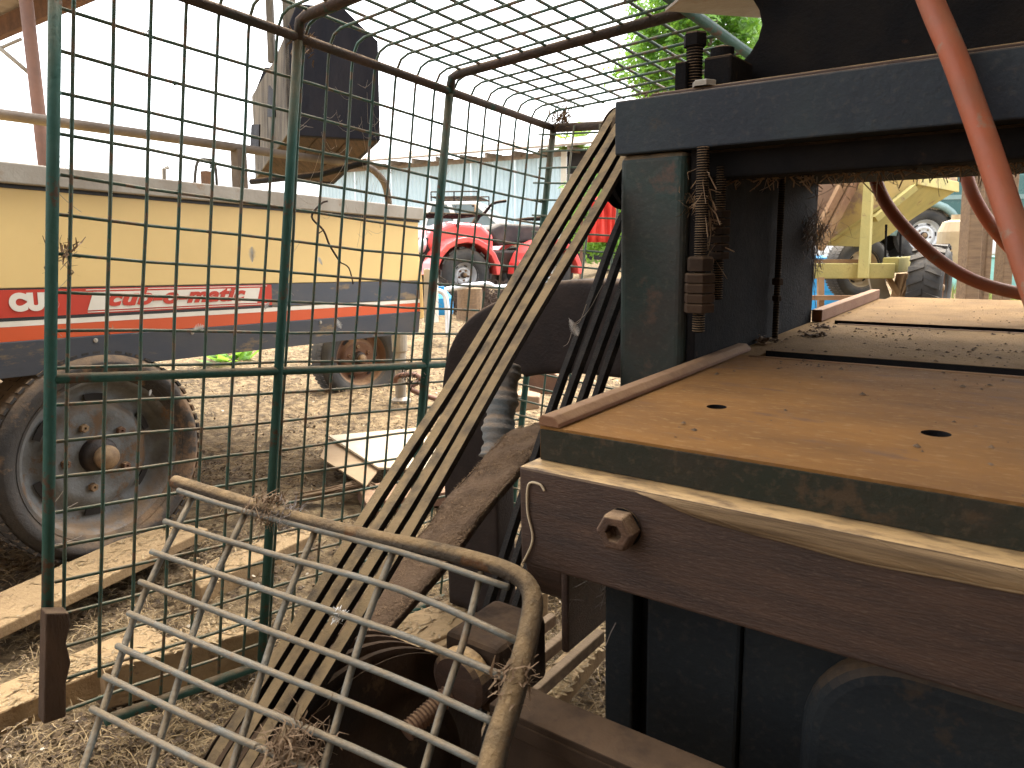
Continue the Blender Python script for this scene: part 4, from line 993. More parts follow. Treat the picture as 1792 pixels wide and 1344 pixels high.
# ------------------------------------------------------------------ quad bike
def quad_bike():
    c = P(856, 520, 8.6); c.z = gz(c.x, c.y); ang = math.radians(180 + 28)
    m4 = Matrix.Translation(c) @ Matrix.Rotation(ang, 4, 'Z'); r = empty('quad_bike', m4)
    tag(r, 'red quad bike with front rack and knobbly tyres parked in the yard', 'quad bike')
    for x in (.52, -.52):
        for y in (-1, 1):
            wheel('wheel', r, Matrix.Translation((x, y * .40, .29)) @ Matrix.Rotation(-y * math.pi / 2, 4, 'X'), .29, .14, .24, (M['tyreblack'], M['alloy']), lugs=14)
    o = [(.78, .50), (.86, .62), (.80, .76), (.55, .86), (.2, .84), (.05, .72), (.05, .5), (.4, .42)]
    B().prism([(x, -.24, z) for x, z in o], (0, .48, 0)).build('hood', M['red'], r, bevel=.05, segs=3)
    for x in (.52, -.52):
        for y in (-1, 1):
            ol = [(x + .40 * math.cos(a), .29 + .40 * math.sin(a)) for a in [math.pi * k / 10 for k in range(0, 11)]] + [(x + .34 * math.cos(a), .29 + .34 * math.sin(a)) for a in [math.pi * k / 10 for k in range(10, -1, -1)]]
            B().prism([(u, y * .22, v) for u, v in ol], (0, y * .34, 0)).build('fender', M['red'], r, bevel=.01)
    B().prism([(-.05, -.14, .6), (.1, -.14, .78), (-.1, -.14, .86), (-.75, -.14, .84), (-.8, -.14, .7)], (0, .28, 0)).build('seat', M['tyreblack'], r, bevel=.04, segs=3)
    B().box(-.5, .5, -.18, .18, .3, .56).build('engine', M['hubdark'], r, bevel=.03)
    B().prism([(.79, -.22, .34), (.9, -.22, .45), (.89, -.22, .66), (.80, -.22, .70)], (0, .44, 0)).build('grille', M['dark'], r, bevel=.02)
    for y in (-.2, .2):
        B().lathe([(0, 0), (.075, 0), (.085, .03), (.07, .05), (0, .055)], (.87, y, .6), (1, 0, .2), 18).build('headlamp', M['alloy'], r, smooth=True)
    for y in (-.42, .42): B().lathe([(0, 0), (.045, 0), (.045, .03), (0, .035)], (.80, y, .72), (1, 0, 0), 12).build('indicator', M['red'], r)
    rk = B()
    for y in (-.38, -.2, 0, .2, .38): rk.tube([(.28, y, .93), (.88, y, .93)], .012, 6)
    for x in (.28, .58, .88): rk.tube([(x, -.4, .925), (x, .4, .925)], .013, 6)
    for y in (-.3, .3): rk.tube([(.5, y, .93), (.5, y * .6, .7)], .012, 6)
    rk.build('front_rack', M['oily'], r)
    rk = B()
    for y in (-.36, -.18, 0, .18, .36): rk.tube([(-.5, y, .93), (-1.0, y, .93)], .012, 6)
    for x in (-.5, -1.0): rk.tube([(x, -.38, .925), (x, .38, .925)], .013, 6)
    rk.build('rear_rack', M['oily'], r)
    B().tube(smoothpath([(.0, -.42, 1.08), (.06, -.22, 1.06), (.12, -.1, .95), (.12, .1, .95), (.06, .22, 1.06), (.0, .42, 1.08)], 4), .016, 8).build('handlebar', M['oily'], r, smooth=True)
    B().tube([(.12, 0, .95), (.3, 0, .7)], .03, 8).build('steering_column', M['oily'], r)
quad_bike()

# ------------------------------------------------------------------ cars
def car(name, label, m4, L_, Wd, belt, roofz, cab, mat, wheels, wr, bonnet=None, tray=False, rack=False, arch=None):
    """cab = (rear base, rear top, front top, front base) along the length"""
    r = empty(name, m4); tag(r, label, 'car')
    hw = Wd / 2; low = .38
    def side(y):                                     # lower body with wheel cut-outs
        o = [(-L_ / 2, low)]
        for wx in wheels:
            o += [(wx + (wr + .09) * math.cos(a), max(low, wr + (wr + .09) * math.sin(a))) for a in [math.pi - math.pi * k / 10 for k in range(11)]]
        o += [(L_ / 2, low), (L_ / 2, belt - .18), (L_ / 2 - .12, belt - .06), (cab[3], belt), (cab[0], belt), (-L_ / 2, belt - (.0 if tray else .02))]
        return [(x, y, z) for x, z in o]
    B().prism(side(-hw), (0, Wd, 0)).build('body', mat, r, bevel=.03, segs=2)
    g = [(cab[0], belt), (cab[1], roofz), (cab[2], roofz), (cab[3], belt)]
    B().prism([(x, -hw + .06, z) for x, z in g], (0, Wd - .12, 0)).build('glasshouse', M['glass'], r)
    B().prism([(cab[1] - .05, -hw + .05, roofz - .02), (cab[1], -hw + .05, roofz + .05), (cab[2], -hw + .05, roofz + .05), (cab[2] + .06, -hw + .05, roofz - .02)], (0, Wd - .1, 0)).build('roof', mat, r, bevel=.02)
    for y in (-hw + .05, hw - .05):
        for (x0, z0), (x1, z1) in ((g[0], g[1]), (g[3], g[2]), (((g[0][0] + g[3][0]) / 2 - .1, belt), ((g[1][0] + g[2][0]) / 2 - .1, roofz))):
            B().bar((x0, y, z0), (x1, y, z1), .09, .05, up=(0, 1, 0)).build('pillar', mat, r)
        B().box(-L_ / 2 + .1, L_ / 2 - .15, (y + (.04 if y > 0 else -.065)), (y + (.065 if y > 0 else -.04)), belt - .34, belt - .28).build('side_moulding', M['tealpale'] if arch else M['white'], r)
        if arch:
            for wx in wheels:
                q = [Vector((wx + (wr + .07) * math.cos(a), y + (.06 if y > 0 else -.06), wr + (wr + .07) * math.sin(a))) for a in [math.pi * k / 12 for k in range(13)]]
                B().tube(q, .05, 8).build('wheel_arch', arch, r, smooth=True)
    for wx in wheels:
        for s_ in (-1, 1):
            wheel('wheel', r, Matrix.Translation((wx, s_ * (hw - .10), wr)) @ Matrix.Rotation(-s_ * math.pi / 2, 4, 'X'), wr, wr * .62, .2, (M['tyreblack'], M['alloy']))
    for y in (-.55, .55):
        B().box(L_ / 2 - .03, L_ / 2 + .01, y - .16, y + .16, belt - .3, belt - .14).build('headlight', M['alloy'], r)
        B().box(-L_ / 2 - .01, -L_ / 2 + .03, y - .1, y + .1, belt - .3, belt - .1).build('tail_light', M['redband'], r)
    B().box(L_ / 2 - .02, L_ / 2 + .1, -hw, hw, low, low + .18).build('bumper', M['tyreblack'], r, bevel=.03)
    if rack:
        b = B()
        for y in (-.6, -.2, .2, .6): b.tube([(cab[1], y, roofz + .16), (cab[2], y, roofz + .16)], .018, 6)
        for x in (cab[1], (cab[1] + cab[2]) / 2, cab[2]):
            b.tube([(x, -hw + .1, roofz + .16), (x, hw - .1, roofz + .16)], .018, 6)
            for y in (-hw + .12, hw - .12): b.tube([(x, y, roofz + .03), (x, y, roofz + .26)], .015, 6)
        for y in (-hw + .12, hw - .12): b.tube([(cab[1], y, roofz + .26), (cab[2], y, roofz + .26)], .015, 6)
        b.build('roof_rack', M['oily'], r)
    return r
c = P(800, 470, 17); c.z = gz(c.x, c.y)
car('utility_truck', 'white utility truck with a roof rack parked before the blue shed', Matrix.Translation(c) @ Matrix.Rotation(rad(-8), 4, 'Z'), 4.8, 1.7, 1.12, 1.58, (-.55, -.4, .62, 1.15), M['white'], (-1.45, 1.45), .34, rack=True)
c = P(1700, 448, 11.0); c.z = gz(c.x, c.y)
car('four_wheel_drive', 'dark green four-wheel drive parked behind the yellow hopper', Matrix.Translation(c) @ Matrix.Rotation(rad(172), 4, 'Z'), 4.6, 1.8, 1.18, 1.78, (-2.1, -1.95, .45, 1.0), M['teal'], (-1.35, 1.0), .36, arch=M['tealpale'])

# ------------------------------------------------------------------ yellow hopper trailer
def hopper():
    Z = 5.0; loc = P(1540, 470, Z); loc.z = gz(loc.x, loc.y)
    r = empty('hopper_trailer', loc=loc); tag(r, 'old yellow steel hopper on a mossy trailer frame beyond the table', 'hopper trailer')
    def W_(x, y, z=Z): return P(x, y, z) - loc
    # hopper bin: near face, sloping right end, rim
    nf = [W_(1395, 255), W_(1606, 262), W_(1606, 322), W_(1528, 372), W_(1445, 430), W_(1400, 430)]
    B().prism(nf, dirw((.0, -.03, .04))).build('near_plate', M['yellow'], r)
    far = P(1671, 330, 5.55) - P(1606, 305, 5.0)
    far.z = 0
    B().prism([nf[2], nf[3], nf[3] + far, nf[2] + far], Vector((0, 0, .02))).build('end_slope', M['mossy'], r)
    B().prism([nf[3], nf[4], nf[4] + far, nf[3] + far], Vector((0, 0, .02))).build('end_slope', M['mossy'], r)
    B().prism([nf[1], nf[1] + far, nf[2] + far, nf[2]], Vector((.02, .01, 0))).build('end_plate', M['yellow'], r)
    B().prism([W_(1605, 303), W_(1605, 324), W_(1605, 324) + far, W_(1605, 303) + far], Vector((.05, .03, 0))).build('rim', M['mossy'], r, bevel=.006)
    B().prism([p + far for p in nf], dirw((.0, -.03, .04))).build('far_plate', M['yellow'], r)
    B().bar(W_(1530, 384, 4.97), W_(1600, 328, 4.97), .05, .04).build('gusset', M['mossy'], r)
    # uprights and braces
    B().hexa([W_(1500, 487, 4.86), W_(1519, 487, 4.86), W_(1523, 487, 4.94), W_(1504, 487, 4.94), W_(1512, 300, 4.86), W_(1527, 300, 4.86), W_(1531, 300, 4.94), W_(1516, 300, 4.94)]).build('upright', M['mossy'], r, bevel=.004)
    for a, b_ in (((1486, 300), (1430, 408)), ((1503, 305), (1434, 436))):
        B().bar(W_(*a, 4.9), W_(*b_, 4.9), .04, .05).build('brace', M['brownchan'], r, bevel=.003)
    # chassis
    B().bar(W_(1400, 474, 4.95), W_(1560, 474, 4.95), .10, .10).build('chassis_beam', M['mossy'], r, bevel=.006)
    B().bar(W_(1400, 457, 5.0), W_(1500, 457, 5.0), .12, .025).build('chassis_channel', M['brownchan'], r)
    B().bar(W_(1558, 464, 4.95), W_(1604, 460, 5.5), .10, .10).build('chassis_beam', M['mossy'], r, bevel=.006)
    for a, b_ in (((1553, 484), (1578, 525)), ((1590, 480), (1572, 525)), ((1578, 480), (1568, 520))):
        B().bar(W_(*a, 5.05), W_(*b_, 5.05), .06, .03).build('leg', M['brownchan'], r)
    for x, y0, y1 in ((1551, 393, 456), (1577, 388, 452)): B().tube([W_(x, y0, 5.1), W_(x - 2, y1, 5.1)], .008, 6).build('rod', M['oily'], r)
    B().bar(W_(1400, 521, 4.8), W_(1512, 521, 4.8), .04, .03).build('lower_rail', M['brownchan'], r)
    B().bar(W_(1436, 486, 4.85), W_(1436, 560, 4.85), .035, .035, up=(0, 1, 0)).build('post', M['brownchan'], r)
    B().prism([W_(1521, 486, 5.1), W_(1545, 480, 5.1), W_(1562, 528, 5.1), W_(1530, 528, 5.1)], dirw((0, -.0, .02))).build('grey_plate', M['galv'], r)
    # near tyre and the one under the frame
    ax = dirw(Vector((.80, .05, -.60))).normalized(); ax.z = 0; ax.normalize(); u = Vector((0, 0, 1)); sx_ = u.cross(ax)
    def wm(px, py, z): return Matrix.Translation(W_(px, py, z)) @ frame_matrix((0, 0, 0), sx_, u, ax)
    wheel('wheel', r, wm(1626, 502, 4.9), .27, .15, .20, (M['tyreblack'], M['ruststeel']), lugs=20)
    ax2 = dirw(Vector((.25, .1, -1))); ax2.z = 0; ax2.normalize(); sx2 = u.cross(ax2)
    wheel('wheel', r, Matrix.Translation(W_(1500, 470, 5.6)) @ frame_matrix((0, 0, 0), sx2, u, ax2), .24, .14, .16, (M['tyreblack'], M['beige']))
hopper()
def simple(name, b, mat, label, cat, group=None, **k):
    return tag(b.build(name, mat, **k), label, cat, group)
def post(px0, py0, px1, py1, Z, wd, label):
    a, b_ = P(px0, py0, Z), P(px1, py1, Z); d = (a - b_).normalized(); foot = b_ - d * ((b_.z - gz(b_.x, b_.y)) / d.z + .05)
    simple('timber_post', B().bar(foot, a + d * .9, wd, .09, up=(0, 1, 0)), M['timber'], label, 'post', 'timber posts beyond the table', bevel=.006)
post(1706, 292, 1692, 525, 4.0, .075, 'brown timber post standing beyond the right end of the table')
post(1733, 300, 1716, 525, 4.06, .035, 'narrow grey timber beside the brown post beyond the table')
post(1768, 300, 1752, 525, 4.3, .055, 'rightmost timber post beyond the table, behind the hanging hose')
b = B().lathe([(0, 0), (.29, 0), (.3, .02), (.3, .29), (.305, .30), (.305, .32), (.3, .34), (.3, .58), (.305, .6), (.3, .88), (.27, .9), (0, .9)], (0, 0, 0), (0, 0, 1), 28)
o = simple('blue_drum', b, M['blue'], 'blue plastic drum behind the hopper frame', 'drum'); q = P(1468, 500, 6.6); o.location = (q.x, q.y, P(1468, 447, 6.6).z - .9)
b = B().lathe([(0, 0), (.12, 0), (.13, .02), (.13, .30), (.10, .38), (.04, .40), (.04, .44), (0, .44)], (0, 0, 0), (0, 0, 1), 24)
o = simple('beige_drum', b, M['beige'], 'beige plastic drum beside the brown timber post', 'drum'); q = P(1668, 445, 6.2); o.location = (q.x, q.y, P(1668, 470, 6.2).z)
b = B(); b.box(-.3, .3, -.2, .2, 0, .35); b.box(-.32, .32, -.22, .22, .3505, .37)
o = simple('turquoise_crate', b, M['turq'], 'turquoise crate between the two timber posts', 'crate', bevel=.01); q = P(1733, 470, 7.5); o.location = (q.x, q.y, gz(q.x, q.y) - .02)
def grass():
    b = B()
    for _ in range(9000):
        p = P(random.uniform(1600, 1900), 500, random.uniform(4.5, 12)); p.z = gz(p.x, p.y) - .01
        l = random.uniform(.05, .16); a = random.uniform(0, 6.28); t = Vector((math.cos(a) * .4, math.sin(a) * .4, 1)) * l; s_ = Vector((math.sin(a), -math.cos(a), 0)) * .006
        b.add([p - s_, p + s_, p + t], [(0, 1, 2)])
    tag(b.build('grass', M['grass']), 'patchy yellow-green grass beyond the timber posts', 'grass', kind='stuff')
grass()

# ------------------------------------------------------------------ small yard things seen past the belts
def tarp():
    b = B(); vs = []; N = 24
    for i in range(N + 1):
        t = i / N
        for j in range(7):
            h = j / 6; vs.append(Vector((.42 * t - .1 * h * (t - .5), .05 * math.sin(t * 22) + .04 * math.sin(t * 9 + h * 3), h * .62)))
    fs = [(i * 7 + j, (i + 1) * 7 + j, (i + 1) * 7 + j + 1, i * 7 + j + 1) for i in range(N) for j in range(6)]
    b.add(vs, fs); q = P(1028, 424, 10.5); o = simple('red_tarpaulin', b, M['redcloth'], 'red tarpaulin hanging in folds behind the belts', 'tarpaulin', smooth=True); o.location = (q.x, q.y, q.z)
    m = o.modifiers.new('thickness', 'SOLIDIFY'); m.thickness = .004
    pb = B(); pb.tube([(q.x - .1, q.y + .06, q.z + .6), (q.x + .6, q.y + .06, q.z + .6)], .02, 8)
    for x in (-.08, .55): pb.tube([(q.x + x, q.y + .06, gz(q.x, q.y)), (q.x + x, q.y + .06, q.z + .6)], .022, 8)
    simple('rail_stand', pb, M['ruststeel'], 'rusty pipe stand carrying the red tarpaulin', 'stand')
tarp()
b = B(); b.prism([P(926, 690, 3.3), P(924, 650, 3.3), P(940, 644, 3.3), P(965, 648, 3.3), P(979, 660, 3.3), P(981, 690, 3.3)], dirw((.02, 0, .08)))
simple('rusty_plate', b, M['ruststeel'], 'rusty brown steel plate with a rounded corner lying beyond the goose-neck casting', 'plate', bevel=.006)
b = B(); b.hexa([P(895, 722, 2.9), P(944, 716, 2.9), P(950, 708, 3.2), P(915, 708, 3.2), P(895, 690, 2.9), P(944, 694, 2.9), P(946, 688, 3.2), P(912, 680, 3.2)])
simple('concrete_offcut', b, M['stone'], 'grey wedge-shaped concrete offcut beside the rusty plate', 'block', bevel=.006)
simple('pale_pipe', B().tube(smoothpath([P(762, 512, 6.2), P(800, 503, 6.3), P(850, 497, 6.4), P(868, 503, 6.45), P(900, 500, 6.6)], 5), .022, 10), M['alloy'], 'bent pale grey pipe lying in front of the quad bike', 'pipe', smooth=True)
simple('pale_pipe', B().tube(smoothpath([P(764, 508, 5.6), P(778, 516, 5.6), P(783, 545, 5.6), P(784, 590, 5.6)], 5), .02, 10), M['alloy'], 'upright bent grey pipe beside the corner of the trailer', 'pipe', smooth=True)
b = B().lathe([(0, 0), (.14, 0), (.125, .1), (.12, .32), (.11, .33), (0, .335)], (0, 0, 0), (0, 0, 1), 18)
q = P(822, 505, 7.2); o = simple('tree_stump', b, M['timber'], 'sawn brown stump between the pipes and the quad bike', 'stump'); o.location = (q.x, q.y, q.z - .32)
b = B().lathe([(0, 0), (.09, 0), (.095, .02), (.095, .13), (.05, .18), (.03, .19), (.03, .22), (0, .22)], (0, 0, 0), (0, 0, 1), 18)
q = P(772, 528, 5.9); o = simple('blue_jug', b, M['blue'], 'small blue and white jug standing by the trailer corner', 'jug'); o.location = q - Vector((0, 0, .1))
def plant():
    b = B(); c_ = P(405, 634, 5.2); c_.z = gz(c_.x, c_.y)
    for k in range(26):
        a = random.uniform(0, 6.28); el = random.uniform(.2, 1.1); d = Vector((math.cos(a) * math.cos(el), math.sin(a) * math.cos(el), math.sin(el))); s_ = d.cross(Vector((0, 0, 1))).normalized(); l = random.uniform(.1, .22)
        p = c_ + Vector((random.uniform(-.12, .12), random.uniform(-.08, .08), 0)); b.add([p, p + d * l * .5 + s_ * .04, p + d * l, p + d * l * .5 - s_ * .04], [(0, 1, 2, 3)])
    simple('weed', b, M['leaf'], 'bright green weed growing on the straw under the trailer', 'plant')
plant()

# ------------------------------------------------------------------ dirt on the table, lint, webs, feathers
def blob(b, c_, r_, n=6):
    vs = [c_ + Vector((0, 0, r_ * random.uniform(.5, .9)))]
    for k in range(n): a = 2 * math.pi * k / n; q = r_ * random.uniform(.6, 1.3); vs.append(c_ + Vector((math.cos(a) * q, math.sin(a) * q, random.uniform(-.1, .25) * r_)))
    b.add(vs, [(0, 1 + k, 1 + (k + 1) % n) for k in range(n)])
def crumbs():
    b = B()
    for _ in range(6500):
        x, y = random.uniform(.03, .72), 1.68 * random.random() ** .62
        dens = .3 if y < .5 else 1.0
        if random.random() > dens * (.5 + noise.noise(Vector((x * 7, y * 5, 2)))): continue
        if .54 < y < .596 or .99 < y < 1.058: continue
        z = 0 if y < .57 or x < .05 else .0035
        s_ = .0010 + .0035 * random.random() ** 4
        blob(b, Vector((x, y, z + s_ * .2)), s_, 5)
    b.v = [MM @ v for v in b.v]
    tag(b.build('dirt_crumbs', M['crumb']), 'dry dirt crumbs scattered over the machine table', 'dirt', kind='stuff')
crumbs()
def clod(x, y, s_, label):
    b = B()
    for _ in range(70): blob(b, Vector((x + random.gauss(0, s_), y + random.gauss(0, s_ * .7), .002 + abs(random.gauss(0, s_ * .35)))), s_ * random.uniform(.15, .5), 6)
    b.v = [MM @ v for v in b.v]; simple('dirt_clod', b, M['crumb'], label, 'dirt', 'clods of dirt on the table')
clod(.075, .80, .012, 'largest dark clod of dirt on the left of the middle table plate')
clod(.055, .93, .010, 'dark clod of dirt at the left end of the far table slot')
clod(.018, .70, .010, 'crumbling clod at the left edge behind the near guide strip')
clod(.235, .72, .004, 'small dark clod alone near the centre of the middle table plate')
def tuft(name, c_, r_, n, mat, label, cat='lint', group=None, wd=.0006, parent=None):
    b = B()
    for _ in range(n):
        p = c_ + Vector((random.gauss(0, r_ * .4), random.gauss(0, r_ * .4), random.gauss(0, r_ * .4))); d = Vector((random.gauss(0, 1), random.gauss(0, 1), random.gauss(0, 1))).normalized() * r_ * random.uniform(.4, 1.1)
        k = d.orthogonal().normalized() * r_ * random.uniform(-.3, .3); s_ = d.cross(Vector((.3, .2, 1))).normalized() * wd
        p1, p2 = p + d * .5 + k, p + d
        b.add([p - s_, p + s_, p1 + s_, p1 - s_, p2 + s_ * .4, p2 - s_ * .4], [(0, 1, 2, 3), (3, 2, 4, 5)])
    o = b.build(name, mat, parent)
    if parent is None: tag(o, label, cat, group)
    return o
g = 'tufts caught on the mesh'
tuft('lint_tuft', PQ(468, 890), .022, 260, M['brownfluff'], 'brown lint wound round the top bar of the loose mesh panel', group=g, wd=.0008)
tuft('lint_tuft', PQ(505, 905), .016, 160, M['fluff'], 'pale grey lint on the top bar of the loose panel', group=g)
tuft('lint_tuft', PQ(900, 1190), .018, 160, M['brownfluff'], 'brown bark shreds on the right bar of the loose panel', group=g, wd=.0011)
tuft('lint_tuft', PQ(592, 1075), .007, 90, M['feather'], 'small white tuft on a wire of the loose panel', group=g)
tuft('lint_tuft', PQ(520, 1320), .030, 300, M['brownfluff'], 'big clump of brown lint at the foot of the loose panel', group=g, wd=.0009)
tuft('lint_tuft', m2w(.055, .09, -.19), .045, 420, M['fluff'], 'grey woolly fluff hanging under the left end of the front rail', group=g)
tuft('lint_tuft', m2w(.01, .08, -.185), .012, 90, M['feather'], 'white down caught below the front rail beside the grey fluff', group=g)
tuft('lint_tuft', m2w(.005, 1.0, .19), .05, 420, M['fluff'], 'grey nest of web and fluff on the far edge of the side plate', group=g)
tuft('lint_tuft', m2w(-.012, .42, .24), .018, 120, M['brownfluff'], 'brown lint on the right edge of the machine column', group=g)
tuft('lint_tuft', cage(.80, .03, -.012), .03, 60, M['twig'], 'dark twiggy tangle hanging beside the third cage post', group=g, wd=.0016)
tuft('lint_tuft', cage(.02, -.205, -.012), .03, 50, M['brownfluff'], 'brown dead leaf tangle on the near cage post', group=g, wd=.0016)
tuft('lint_tuft', cage(.445, -.66, -.01), .025, 90, M['brownfluff'], 'brown web tangle under the top joint of the second cage post', group=g, wd=.0012)
tuft('lint_tuft', cage(1.25, -.69, .03), .04, 120, M['brownfluff'], 'dry leaf litter on the far top corner of the cage', group=g, wd=.0018)
tuft('lint_tuft', cage(1.24, -.70, .33), .035, 120, M['brownfluff'], 'dry grass caught on the far top bar of the cage', group=g, wd=.0016)
def feather(c_, l, label):
    b = B(); ax = Vector((random.gauss(0, 1), random.gauss(0, .5), random.gauss(0, 1))).normalized(); s_ = ax.cross(Vector((0, 1, 0))).normalized()
    for k in range(26):
        t = k / 26; p = c_ + ax * l * (t - .5)
        for sg in (-1, 1):
            q = p + (s_ * sg + ax * .7).normalized() * l * .34 * math.sin(math.pi * (t * .85 + .12)) + Vector((0, random.uniform(-.1, .1) * l, 0)); w_ = ax * l * .02
            b.add([p - w_, p + w_, q], [(0, 1, 2)])
    b.tube([c_ - ax * l * .6, c_ + ax * l * .5], l * .012, 5); simple('feather', b, M['feather'], label, 'feather', 'white feathers caught on the cage')
for a, bb, l, tx in ((.36, -.235, .03, 'white feather on the mesh left of the second cage post, over the cream panel'), (.44, -.2, .022, 'white feather on the second cage post above the red stripe'), (.255, -.085, .034, 'white feather over the navy skirt below the red stripe'),
                     (.40, -.135, .02, 'white feather just left of the second cage post at the orange stripe'), (.43, .10, .03, 'white down on the second cage post below the middle rail'), (.58, -.10, .025, 'spiky white feather on the mesh between second and third cage posts'),
                     (.52, -.235, .02, 'small white feather over the cream panel right of the second cage post'), (.17, .035, .012, 'tiny white feather in front of the trailer wheel')):
    feather(cage(a, bb, -.014), l, tx)
feather(m2w(-.16, .33, .06), .028, 'white feather hanging on a thread before the goose-neck casting')
def webs():
    b = B()
    def strand(p, q, sag=.01, r_=.00045):
        m_ = (p + q) / 2 - Vector((0, 0, sag)); b.tube(smoothpath([p, m_, q], 4), r_, 4)
    for _ in range(46):                              # over the dark box side of the cage and in corners
        a = random.uniform(.5, .68); bb = random.uniform(-.62, -.30); p = cage(a, bb, -.012); strand(p, cage(a + random.uniform(-.06, .06), bb + random.uniform(-.02, .09), -.012), .01, .0003)
    for _ in range(34):
        a = random.choice((.0, .426, .842)); bb = random.uniform(-.6, .4); strand(cage(a, bb, -.01), cage(a + random.uniform(.02, .06), bb + random.uniform(-.05, .05), -.012), .004)
    for _ in range(40):                              # under the beam
        x, y = random.uniform(.0, .7), random.uniform(.5, 1.1); strand(m2w(x, y, .29), m2w(x + random.uniform(-.06, .06), y + random.uniform(-.05, .05), random.uniform(.25, .288)), .006)
    p = m2w(-.16, .33, .065); strand(p, m2w(-.12, .30, .10)); strand(p, m2w(-.15, .40, .12)); strand(p, m2w(-.16, .30, .035))
    tag(b.build('cobwebs', M['web']), 'dusty cobweb strands on the cage and under the beam', 'cobweb', kind='stuff')
webs()
b = B().tube(smoothpath([m2w(-.001, -.0345, -.145), m2w(.012, -.0345, -.115), m2w(.006, -.0345, -.085), m2w(.008, -.0345, -.055), m2w(.022, -.0345, -.052), m2w(.028, -.0345, -.058)], 6), .0013, 6)
simple('string', b, M['sheet'], 'pale bit of string stuck on the left end of the front rail', 'string', smooth=True)
for i, (px, py, s_, tx) in enumerate(((600, 1310, .045, 'dusty stone below the lower pulley at the bottom edge'), (650, 1338, .035, 'smaller dusty stone right of another stone at the bottom edge'))):
    b = B(); bm_v = []
    for la in range(1, 6):
        for lo in range(9):
            a, o_ = math.pi * la / 6, 2 * math.pi * lo / 9; q = Vector((math.sin(a) * math.cos(o_), math.sin(a) * math.sin(o_) * .8, math.cos(a) * .7)); bm_v.append(q * s_ * (1 + .3 * noise.noise(q * 2 + Vector((i * 5, 0, 0)))))
    fs = [(l * 9 + k, l * 9 + (k + 1) % 9, (l + 1) * 9 + (k + 1) % 9, (l + 1) * 9 + k) for l in range(4) for k in range(9)] + [tuple(range(9))[::-1], tuple(range(36, 45))]
    b.add(bm_v, [f[::-1] for f in fs]); o = simple('stone', b, M['stone'], tx, 'stone', bevel=.004); o.location = P(px, py, .95)

def rail_web():
    b = B(); vs = []; N = 60
    for i in range(N + 1):
        t = i / N; x = .13 + .42 * t; dp = .002 + .019 * math.sin(math.pi * t ** .8) + .003 * noise.noise(Vector((t * 5, 0, 0)))
        for j in range(6):
            q = j / 5; vs.append(m2w(x + .02 * q, -.0335 - .0035 * math.sin(math.pi * q) - .001 * noise.noise(Vector((t * 30, q * 4, 0))), -.0385 - dp * q))
    b.add(vs, [(i * 6 + j, i * 6 + j + 1, (i + 1) * 6 + j + 1, (i + 1) * 6 + j) for i in range(N) for j in range(5)])
    low = [vs[i * 6 + 5] for i in range(0, N + 1, 2)]; b.tube(low, .0012, 5)
    for k in range(7):
        i = random.randrange(4, N - 12); b.tube(smoothpath([vs[i * 6], vs[(i + 5) * 6 + 3], vs[(i + 9) * 6 + 5]], 3), .0006, 4)
    cw = b.build('cobweb_sheet', M['railweb'], smooth=True); iv = MM.inverted(); cw.data.transform(iv); cw.matrix_world = MM
    tag(cw, 'dusty tan cobweb draped over the front rail edge right of the nut', 'cobweb')
rail_web()

# hanging dust webs under the beam and along the side plate
def dust_web(name, pts, drop, mat, label):
    b = B(); N = len(pts)
    for i in range(N - 1):
        for j in range(26):
            t = random.random(); p = pts[i].lerp(pts[i + 1], t); q = p + Vector((random.gauss(0, .012), random.gauss(0, .012), -abs(random.gauss(0, drop)))); b.tube([p, (p + q) / 2 + Vector((random.gauss(0, .004), random.gauss(0, .004), 0)), q], random.uniform(.0004, .0011), 4, caps=False)
    tag(b.build(name, mat), label, 'cobweb', 'dust webs under the beam')
dust_web('hanging_web', [m2w(.02 + k * .06, .50, .278) for k in range(13)], .012, M['brownfluff'], 'ragged brown dust web along the lower edge of the beam')
dust_web('hanging_web', [m2w(.02 + k * .06, 1.10, .312) for k in range(13)], .014, M['fluff'], 'grey ragged web fringe above the far opening under the beam')
dust_web('hanging_web', [m2w(-.004, 1.06, .28), m2w(-.003, 1.07, .22), m2w(-.003, 1.07, .15), m2w(-.002, 1.06, .10)], .03, M['fluff'], 'tattered grey web down the far edge of the side plate')
dust_web('hanging_web', [m2w(.012, .40, .30), m2w(.016, .41, .24), m2w(.022, .44, .18)], .03, M['brownfluff'], 'brown web tangled round the adjusting screws')

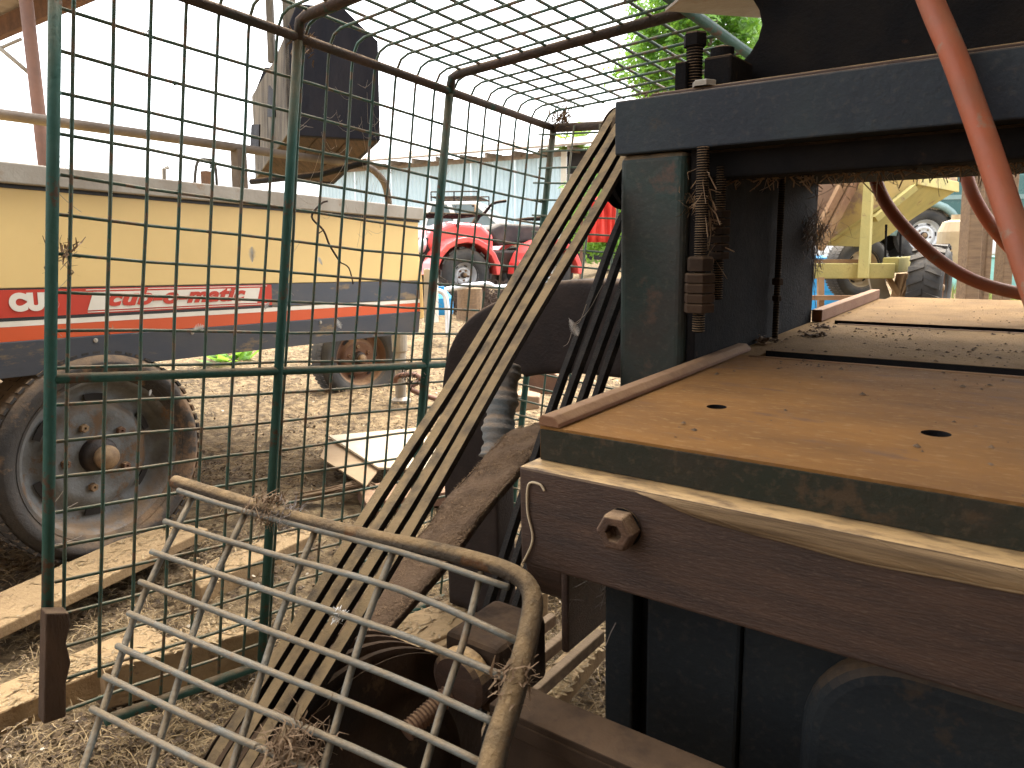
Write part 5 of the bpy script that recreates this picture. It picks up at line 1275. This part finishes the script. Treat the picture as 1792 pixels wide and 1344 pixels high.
# lint and grime lumps sitting on the cage wires, a twig woven into the mesh
def cage_lint():
    inv = -Vector(CAGE.location)
    for k in range(34):
        a = .029 + .0594 * random.randrange(0, 20); bb = random.randrange(-10, 9) * .0633 - .016
        b = B(); c_ = cage(a + random.uniform(-.012, .012), bb + random.uniform(-.006, .006), -.012) + inv; n_ = random.randrange(5, 16); r_ = random.uniform(.004, .011)
        for _ in range(n_):
            p = c_ + Vector((random.gauss(0, r_ * .4), random.gauss(0, r_ * .3), random.gauss(0, r_ * .4))); d = Vector((random.gauss(0, 1), random.gauss(0, .6), random.gauss(0, 1) - (.2 if k % 2 else 1.6))).normalized() * r_ * random.uniform(.4, 1.2 if k % 2 else 2.8)
            s_ = d.orthogonal().normalized() * random.uniform(.0004, .0012); b.add([p - s_, p + s_, p + d], [(0, 1, 2)])
        b.build('lint', M['brownfluff'] if k % 3 else M['twig'], CAGE)
cage_lint()
b = B(); b.tube(smoothpath([cage(.575, -.235, -.016), cage(.545, -.27, -.018), cage(.525, -.30, -.016), cage(.495, -.325, -.018), cage(.515, -.355, -.016), cage(.53, -.362, -.016)], 5), .0022, 6)
b.tube(smoothpath([cage(.525, -.30, -.016), cage(.515, -.29, -.02), cage(.512, -.268, -.018)], 4), .0013, 5); b.tube(smoothpath([cage(.575, -.235, -.016), cage(.60, -.225, -.018), cage(.615, -.19, -.018)], 4), .0017, 5)
simple('twig', b, M['twig'], 'dark bare twig woven through the mesh right of the second cage post', 'twig', smooth=True)

def brush():
    b = B(); c0 = P(835, 492, 7.6); z0 = gz(c0.x, c0.y)
    for _ in range(420):
        p = Vector((c0.x + random.gauss(0, .26), c0.y + random.gauss(0, .15), z0)); h_ = random.uniform(.12, .42); t = Vector((random.gauss(0, .35), random.gauss(0, .2), 1)).normalized() * h_
        m_ = p + t * .5 + Vector((random.gauss(0, .05), 0, 0)); b.tube([p, m_, p + t + Vector((random.gauss(0, .08), 0, -.05))], [.006, .004, .002], 4, caps=False)
    simple('dry_brush', b, M['twig'], 'dark dry brushwood heaped before the wheels of the quad bike', 'brush')['kind'] = 'stuff'
brush()
